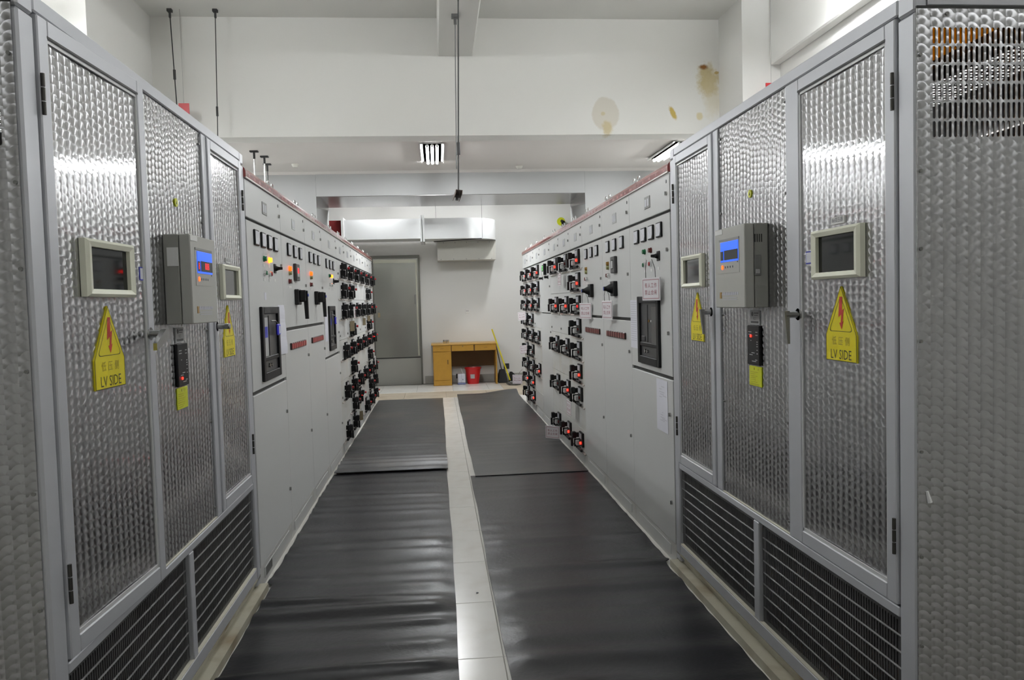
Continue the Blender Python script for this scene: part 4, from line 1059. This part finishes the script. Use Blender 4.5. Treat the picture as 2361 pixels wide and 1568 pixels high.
# ------------------------------------------------------------------ rubber mats
def smooth01(t): t = max(0.0, min(1.0, t)); return t * t * (3 - 2 * t)
def rubber_mat(x0, x1, y0, y1, m, label, amp, fold=None, lift=None, z0=0.002, edge=0.006, seed=0, flat_edge=None):
    rnd = random.Random(seed)
    waves = []
    y = y0 + .06
    while y < y1 - .05:                       # rolls across the mat at uneven spacing
        waves.append((y, rnd.uniform(.026, .050), rnd.uniform(.35, 1.0), rnd.uniform(-.05, .05), rnd.uniform(0, 6.28)))
        y += rnd.uniform(.10, .26)
    nx, ny = 22, int((y1 - y0) / .022)
    def hgt(x, y):
        u = (x - x0) / (x1 - x0)
        h = 0
        for (c, s, a, sl, ph) in waves:
            d = y - (c + sl * (u - .5) + .012 * math.sin(3.1 * u + ph))
            if abs(d) < 4 * s:
                h += a * (0.65 + .35 * math.sin(2.2 * u + ph)) * math.exp(-d * d / (2 * s * s))
        h *= amp(y) * smooth01((y1 - .02 - y) / .35)
        if flat_edge:
            h *= flat_edge(u)
        if fold: h += fold(u, y)
        if lift: h += lift(u, y)
        return h
    V = []
    for j in range(ny + 1):
        y = y0 + (y1 - y0) * j / ny
        for i in range(nx + 1):
            u = i / nx
            xl = x0 + edge * math.sin(y * 2.3 + seed) * .6 + edge * .3 * math.sin(y * 7.1); xr = x1 + edge * math.sin(y * 1.7 + 2 * seed) * .5 + edge * .3 * math.sin(y * 5.3 + 1)
            if y < 4.14:
                xl = max(xl, XL + .045) if x0 < 0 else xl; xr = min(xr, XR - .050) if x0 > 0 else xr
            x = xl + (xr - xl) * u
            V.append((x, y, z0 + .005 + hgt(x, y)))
    n1 = len(V)
    V += [(x, y, z - .005) for x, y, z in V]
    Fs = []
    W_ = nx + 1
    for j in range(ny):
        for i in range(nx):
            a = j * W_ + i
            Fs.append((a, a + 1, a + W_ + 1, a + W_)); Fs.append((n1 + a, n1 + a + W_, n1 + a + W_ + 1, n1 + a + 1))
    for j in range(ny):
        for i in (0, nx):
            a = j * W_ + i; Fs.append((a, a + W_, n1 + a + W_, n1 + a))
    for i in range(nx):
        for j in (0, ny):
            a = j * W_ + i; Fs.append((a, a + 1, n1 + a + 1, n1 + a))
    o = MB().add(V, Fs).build('rubber_mat', m, smooth=True)
    return tag(o, label, 'mat', 'rubber mats along the aisle')
fe = lambda u: smooth01((1.0 - u) / .10) if u > .5 else 1.0
fr_ = lambda u: smooth01(u / .10) if u < .5 else 1.0
rubber_mat(-0.920, 0.045, 0.6, 6.83, 'rubber', 'rippled dark rubber mat between the white tile strip and the transformer with a red reflection drawn on its screen', lambda y: max(.008, .034 - .0050 * (y - 2)), seed=3, flat_edge=fe)
def foldL(u, y):
    return .020 * math.exp(-((y - 7.10) / .05) ** 2) + .014 * math.exp(-((y - 7.28) / .045) ** 2) + .010 * math.exp(-((y - 7.44) / .04) ** 2) + .010 * smooth01((7.02 - y) / .12)
rubber_mat(-0.920, 0.050, 6.80, 12.02, 'rubber_dusty', 'dark rubber mat with bunched folds, farther along on the steel door side', lambda y: .016 if y < 8.7 else .004, fold=foldL, seed=5, z0=.009, flat_edge=fe)
rubber_mat(0.235, 1.218, 0.6, 6.52, 'rubber', 'rippled dark rubber mat between the white tile strip and the transformer with dark screen fields', lambda y: max(.004, .036 - .0085 * (y - 2)), seed=8, flat_edge=fr_)
def liftR(u, y):
    return .055 * smooth01((u - .35) / .6) * smooth01((y - 12.05) / .38)
rubber_mat(0.270, 1.218, 6.48, 12.42, 'rubber_dusty', 'dusty dark rubber mat with its far corner curling up near the desk', lambda y: .003, lift=liftR, seed=11, z0=.009, flat_edge=fr_)
o = MB().cyl((0, 0, 0), (0, 0, .003), .006, 8).build('floor_debris', 'ink'); o.location = (.155, 3.87, 0.001); tag(o, 'tiny dark crumb lying on the white tile strip', 'debris')

# ------------------------------------------------------------------ rods and boards hung from the ceiling
def hanger(name, label, top, bot, r=.006, m='rod_black', plate=.05, turn=None, group=None):
    root = empty(name, top); tag(root, label, 'rod', group)
    b = Vector(bot) - Vector(top)
    MB().tube([(0, 0, -.03), tuple(b)], r, 8).build('rod', m, root, smooth=True)
    MB().cbox(-plate / 2, -plate / 2, -.03, plate / 2, plate / 2, 0, .002).cbox(-plate * .2, -plate * .2, -.09, plate * .2, plate * .2, -.03, .002).build('anchor', m, root)
    if turn:
        p = b * turn; MB().cyl(p + Vector((0, 0, .05)), p - Vector((0, 0, .05)), r * 2.4, 8).build('turnbuckle', m, root)
    return root
hanger('hanging_rod', 'black hanging rod with a coupling, beside the red hanging board', (-2.70, 8.78, CEIL), (-2.655, 8.78, 3.0), turn=.42)
hanger('hanging_rod', 'straight black hanging rod on the high ceiling, farther from the red board', (-2.235, 8.78, CEIL), (-2.275, 8.78, 2.9), turn=.62, r=.005)
hanger('hanging_rod', 'thin grey hanging rod fixed under the long ceiling beam', (0.262, 7.72, 4.20), (0.232, 7.72, 2.74), r=.005, m='rod_grey', plate=.07)
h = hanger('hanging_rod', 'dark hanging rod with a turnbuckle carrying a short brown channel', (0.262, 6.6, 4.20), (0.208, 6.6, 2.345), r=.006, turn=.80, plate=.06)
c = MB()
for x0, x1, z0, z1 in ((-.028, .028, -.004, .0), (-.028, -.024, -.034, .0), (.024, .028, -.034, .0)): c.box(x0, -.16, z0, x1, .10, z1)
co = c.build('steel_channel', 'channel_brown'); co.location = (.200, 6.62, 2.345); co.rotation_euler = (-.10, 0.12, .06)
tag(co, 'short brown steel channel dangling from the hanging rod over the aisle', 'channel')
hk = MB().box(-.012, -.012, -.05, .012, .012, 0)
hk.build('cord', 'rod_grey', co)
def board(loc, wd, ht, label, top):
    o = MB().cbox(-wd / 2, -.004, -ht / 2, wd / 2, .004, ht / 2, .002).build('hanging_board', 'sign_board_red'); o.location = loc
    MB().cyl((0, 0, ht / 2), (0, 0, top - loc[2]), .0012, 6).build('wire', 'rod_grey', o)
    tag(o, label, 'sign', 'red boards hung over the transformers'); return o
board((-2.60, 8.78, 3.575), .11, .13, 'small red board hanging by a thin wire beside the black rods', CEIL)
board((3.58, 8.15, 3.56), .12, .22, 'small red board hung in front of the column beside the stained wall', CEIL)
def bracket(loc, label, metal):
    r = empty('ceiling_bracket', loc); tag(r, label, 'bracket')
    MB().cbox(-.05, -.03, -.02, .05, .03, 0, .003).cbox(-.012, -.012, -.10, .012, .012, -.02, .002).build('bracket_head', 'rod_black', r)
    MB().cyl((0, 0, -.10), (0, 0, -.75), .011 if metal else .007, 8).build('rod', 'chrome' if metal else 'rod_black', r, smooth=True)
    return r
bracket((-2.17, 10.05, CEIL_LOW), 'black ceiling bracket with a bright rod, nearest the light over the steel-door row', True)
bracket((-2.12, 10.40, CEIL_LOW), 'second black ceiling bracket with a bright rod, beside the first', True)
bracket((-2.20, 10.95, CEIL_LOW), 'black ceiling bracket with a thin dark rod near the header', False)
for (x, y, lb) in ((-1.84, 11.0, 'round smoke detector on the low ceiling near the three brackets'), (1.235, 11.35, 'round smoke detector on the low ceiling between the two visible lights')):
    o = MB().lathe([(0, -.045), (.03, -.045), (.042, -.030), (.05, -.012), (.05, 0)], (0, 0, 0), 18).build('smoke_detector', 'duct_beige', smooth=True); o.location = (x, y, CEIL_LOW); tag(o, lb, 'smoke detector')

# ------------------------------------------------------------------ far bay: duct, desk and the things around it
def duct():
    r = empty('air_duct', (0, 13.35, 2.53)); tag(r, 'white sheet-metal air duct bending into the far wall above the desk', 'duct')
    z0, z1 = 0.0, .345
    arc = [(0.47 + .60 * math.sin(a), .60 - .60 * math.cos(a)) for a in [PI / 2 * k / 10 for k in range(11)]]
    poly = [(-.17, 0.0)] + arc + [(1.07, 1.04), (.57, 1.04), (.57, .60), (-.17, .60)]
    MB().prism(poly, lambda u, v, d: (u, v, d), z0, z1).build('elbow', 'duct_white', r, smooth=True)
    MB().box(-1.49, .0, z0 + .01, -.21, .58, z1 - .005).build('straight_section', 'duct_white', r)
    MB().cbox(-.235, -.055, z0 - .05, -.205, .62, z1 + .05, .004).cbox(-.195, -.055, z0 - .05, -.165, .62, z1 + .05, .004).build('flange', 'duct_white', r)
    MB().box(-1.53, -.03, z0 - .02, -1.49, .60, z1 + .03).build('end_flange', 'white_plastic', r)
    MB().box(-1.76, .02, z0 + .02, -1.53, .56, z1 - .01).build('canvas_joint', 'canvas_red', r)
    v = MB().box(.04, .52, -.335, 1.06, 1.03, -.005); vb = v.build('vent_box', 'duct_beige', r)
    lip = MB()
    for x0, x1, z0_, z1_ in ((.04, 1.06, -.335, -.30), (.04, .075, -.30, -.005), (1.025, 1.06, -.30, -.005)): lip.box(x0, .512, z0_, x1, .52, z1_)
    lip.build('vent_box_rim', 'duct_beige', vb)
    for k in range(5):
        MB().cyl((.10 + k * .22, .513, -.318), (.10 + k * .22, .505, -.318), .008, 8).build('rivet', 'dull_metal', vb)
        MB().cyl((.15 + k * .2, .521, -.03), (.15 + k * .2, .512, -.03), .008, 8).build('rivet', 'dull_metal', vb)
    MB().hull([(-.02, .50, -.012), (.78, .02, -.012), (.80, .05, -.012), (.0, .54, -.012), (-.02, .50, -.0005), (.78, .02, -.0005), (.80, .05, -.0005), (.0, .54, -.0005)]).build('black_seal', 'seam_black', r)
    for x, y, zz in ((.03, .12, z1), (.80, -.006, 0.0)):
        MB().cyl((x, y, zz), (x, y, CEIL_LOW - 2.53), .003, 6).build('support_rod', 'rod_grey', r)
duct()
def desk():
    r = empty('desk', (.465, 13.88, 0)); tag(r, 'orange-brown wooden desk with one cabinet pedestal against the far wall', 'desk')
    hw = .565; d = .50
    MB().cbox(-hw - .02, -.02, .715, hw + .01, d, .742, .004).build('desktop', 'wood_edge', r)
    body = MB().box(-hw + .005, .004, 0.004, -hw + .325, d - .02, .60).build('pedestal', 'wood', r)
    dr = MB().cbox(-hw + .015, -.008, .10, -hw + .315, .004, .59, .003).build('pedestal_door', 'wood', r)
    MB().cbox(-hw + .255, -.016, .38, -hw + .270, -.008, .46, .003).build('pull', 'wood_dark', dr)
    MB().cbox(-hw + .01, -.004, .008, -hw + .32, .004, .095, .002).build('kick_board', 'wood', r)
    MB().box(-hw + .005, .005, .602, hw - .005, d - .02, .714).build('drawer_case', 'wood_dark', r)
    for x0, x1 in ((-hw + .008, -hw + .322), (-hw + .335, -hw + .720), (-hw + .742, hw - .012)):
        q = MB().cbox(x0, -.008, .606, x1, .005, .710, .003).build('drawer', 'wood', r)
        if x0 > -hw + .1 and x0 < -hw + .4: MB().cyl(((x0 + x1) / 2, -.008, .69), ((x0 + x1) / 2, -.011, .69), .009, 8).build('drawer_lock', 'ink', q)
        else: MB().box((x0 + x1) / 2 - .03, -.0092, .655, (x0 + x1) / 2 + .03, -.0078, .660).build('drawer_groove', 'wood_dark', q)
    MB().cbox(hw - .025, .0, 0.004, hw - .003, d - .02, .602, .002).build('side_panel', 'wood', r)
    MB().box(-hw + .325, d - .05, .30, hw - .025, d - .035, .602).build('modesty_panel', 'wood_dark', r)
desk()
def bucket():
    r = empty('bucket', (.605, 14.10, .004)); tag(r, 'red plastic bucket standing under the desk', 'bucket')
    MB().lathe([(0, .006), (.098, .006), (.098, 0), (.104, 0), (.104, .01), (.138, .265), (.150, .268), (.150, .290), (.140, .290), (.134, .275), (.100, .012), (0, .012)], (0, 0, 0), 28).build('bucket_body', 'bucket_red', r, smooth=True)
    n = 6; vs = []
    for k in range(n + 1):
        a = -PI / 2 - .42 + k * .62 / n
        for z, rr_ in ((.10, .1185), (.175, .1285)): vs.append((rr_ * math.cos(a), rr_ * math.sin(a), z))
    MB().add(vs, [(2 * k, 2 * k + 2, 2 * k + 3, 2 * k + 1) for k in range(n)]).build('bucket_label', 'label_grey', r, fix=False)
    MB().tube([(.145 * math.cos(a), .145 * math.sin(a), .278 - .03 * math.sin(a)) for a in [PI * k / 10 for k in range(11)]], .003, 6).build('bail', 'dull_metal', r)
bucket()
def jug():
    r = empty('detergent_jug', (.395, 14.02, .004)); tag(r, 'white plastic jug with dark handle side and a stick in it, under the desk', 'jug')
    MB().cbox(-.068, -.06, .03, .068, .06, .19, .012).build('jug_body', 'jug_white', r)
    MB().cbox(-.074, -.065, 0, .074, .065, .032, .010).build('jug_base', 'jug_blue', r)
    MB().cbox(-.092, -.03, .11, -.068, .03, .19, .005).build('jug_handle', 'black_plastic', r)
    MB().box(-.001, -.0612, .03, .001, -.0598, .185).box(.018, -.0612, .08, .028, -.0598, .10).build('jug_seam', 'grey_plastic', r)
    MB().cyl((.03, .0, .17), (-.005, .0, .285), .006, 8).build('stick', 'white_plastic', r)
jug()
for x, lb in ((.115, 'shiny cup on the desk, on the pedestal side'), (.172, 'shiny cup on the desk, beside the other cup toward the middle drawer')):
    o = MB().lathe([(0, .003), (.020, .003), (.024, 0), (.026, .004), (.027, .060), (.024, .060), (.023, .006), (0, .006)], (0, 0, 0), 16).build('glass_cup', 'chrome', smooth=True); o.location = (x, 13.98, .742)
    tag(o, lb, 'cup', 'two cups on the desk')
def broom():
    r = empty('broom', (1.235, 13.74, 0.004)); tag(r, 'broom with yellow handle and black bristles leaning against the corner of the desk', 'broom')
    MB().cyl((.0, .0, .07), (-.285, .115, .97), .0125, 10).build('handle', 'broom_yellow', r, smooth=True)
    b = MB()
    for k in range(46):
        t = k / 45; s = random.uniform(-.02, .02)
        b.cyl((.01 + .03 * t, .045 + s * .4, .21), (-.03 + .22 * t, .045 + s, random.uniform(.0, .03) + .06 * t), .007, 5, r1=.004)
    b.hull([(x, y, z) for y in (.03, .065) for x, z in ((-.01, .16), (.06, .16), (.04, .215), (.0, .215), (.09, .12), (-.02, .10))])
    stuff(b.build('bristles', 'bristle', r))
broom()
def dustpan():
    r = empty('dustpan', (1.115, 14.13, 0.004)); tag(r, 'black long-handled dustpan standing between the desk and the broom', 'dustpan')
    MB().hull([(-.060, -.12, 0), (.105, -.12, 0), (-.060, .08, 0), (.105, .08, 0), (-.02, .06, .23), (.07, .06, .23), (-.03, .085, .22), (.08, .085, .22), (-.064, -.12, .012), (.109, -.12, .012), (-.055, .085, .12), (.10, .085, .12)]).build('pan', 'bristle', r)
    MB().cyl((.02, .07, .18), (-.075, .20, .70), .009, 8).build('handle', 'grey_plastic', r, smooth=True)
    MB().cyl((.018, .068, .17), (.012, .08, .235), .014, 8).build('socket', 'channel_brown', r)
dustpan()
def rag():
    bm = bmesh.new(); bmesh.ops.create_icosphere(bm, subdivisions=4, radius=1.0)
    for v in bm.verts:
        p = v.co.copy(); n = 1 + .22 * math.sin(5 * p.x + 3 * p.y) * math.cos(4 * p.y + 2 * p.z) + .10 * math.sin(11 * p.x - 7 * p.y + 5 * p.z)
        v.co = Vector((p.x * .115 * n, p.y * .07 * n, max(0.0, (p.z * .5 + .35) * .075 * n)))
    me = bpy.data.meshes.new('rag'); bm.to_mesh(me); bm.free(); me.materials.append(MATS['rag_grey'])
    me.polygons.foreach_set('use_smooth', [True] * len(me.polygons))
    o = link('rag', me); o.location = (1.30, 13.58, .003); tag(o, 'crumpled grey cloth rag lying on the floor in front of the broom', 'rag')
rag()
def socket(loc, wd, m, label):
    o = MB().cbox(-wd / 2, -.012, -wd / 2, wd / 2, 0, wd / 2, .003).build('wall_socket', m); o.location = loc
    h = MB()
    for x in (-.018, .0, .018): h.box(x - .003, -.0128, -.010, x + .003, -.0118, .010)
    h.build('socket_holes', 'ink', o); tag(o, label, 'socket')
socket((.55, 14.4, 1.30), .085, 'wall_paint', 'pale wall socket on the far wall above the desk')
socket((1.235, 14.4, .27), .10, 'socket_black', 'black wall socket low on the far wall behind the broom')
def spot():
    r = empty('wall_spotlight', (2.31, 14.4, 2.885)); tag(r, 'black spotlight on a yellow disc on the far wall above the last cabinets', 'lamp')
    MB().cyl((0, 0, 0), (0, -.012, 0), .075, 24).build('back_disc', 'note_yellow', r, smooth=True)
    MB().cyl((0.01, -.012, .01), (.03, -.09, -.03), .025, 12, r1=.036).cbox(0, -.05, -.09, .06, -.012, -.04, .004).build('lamp_head', 'black_plastic', r)
spot()
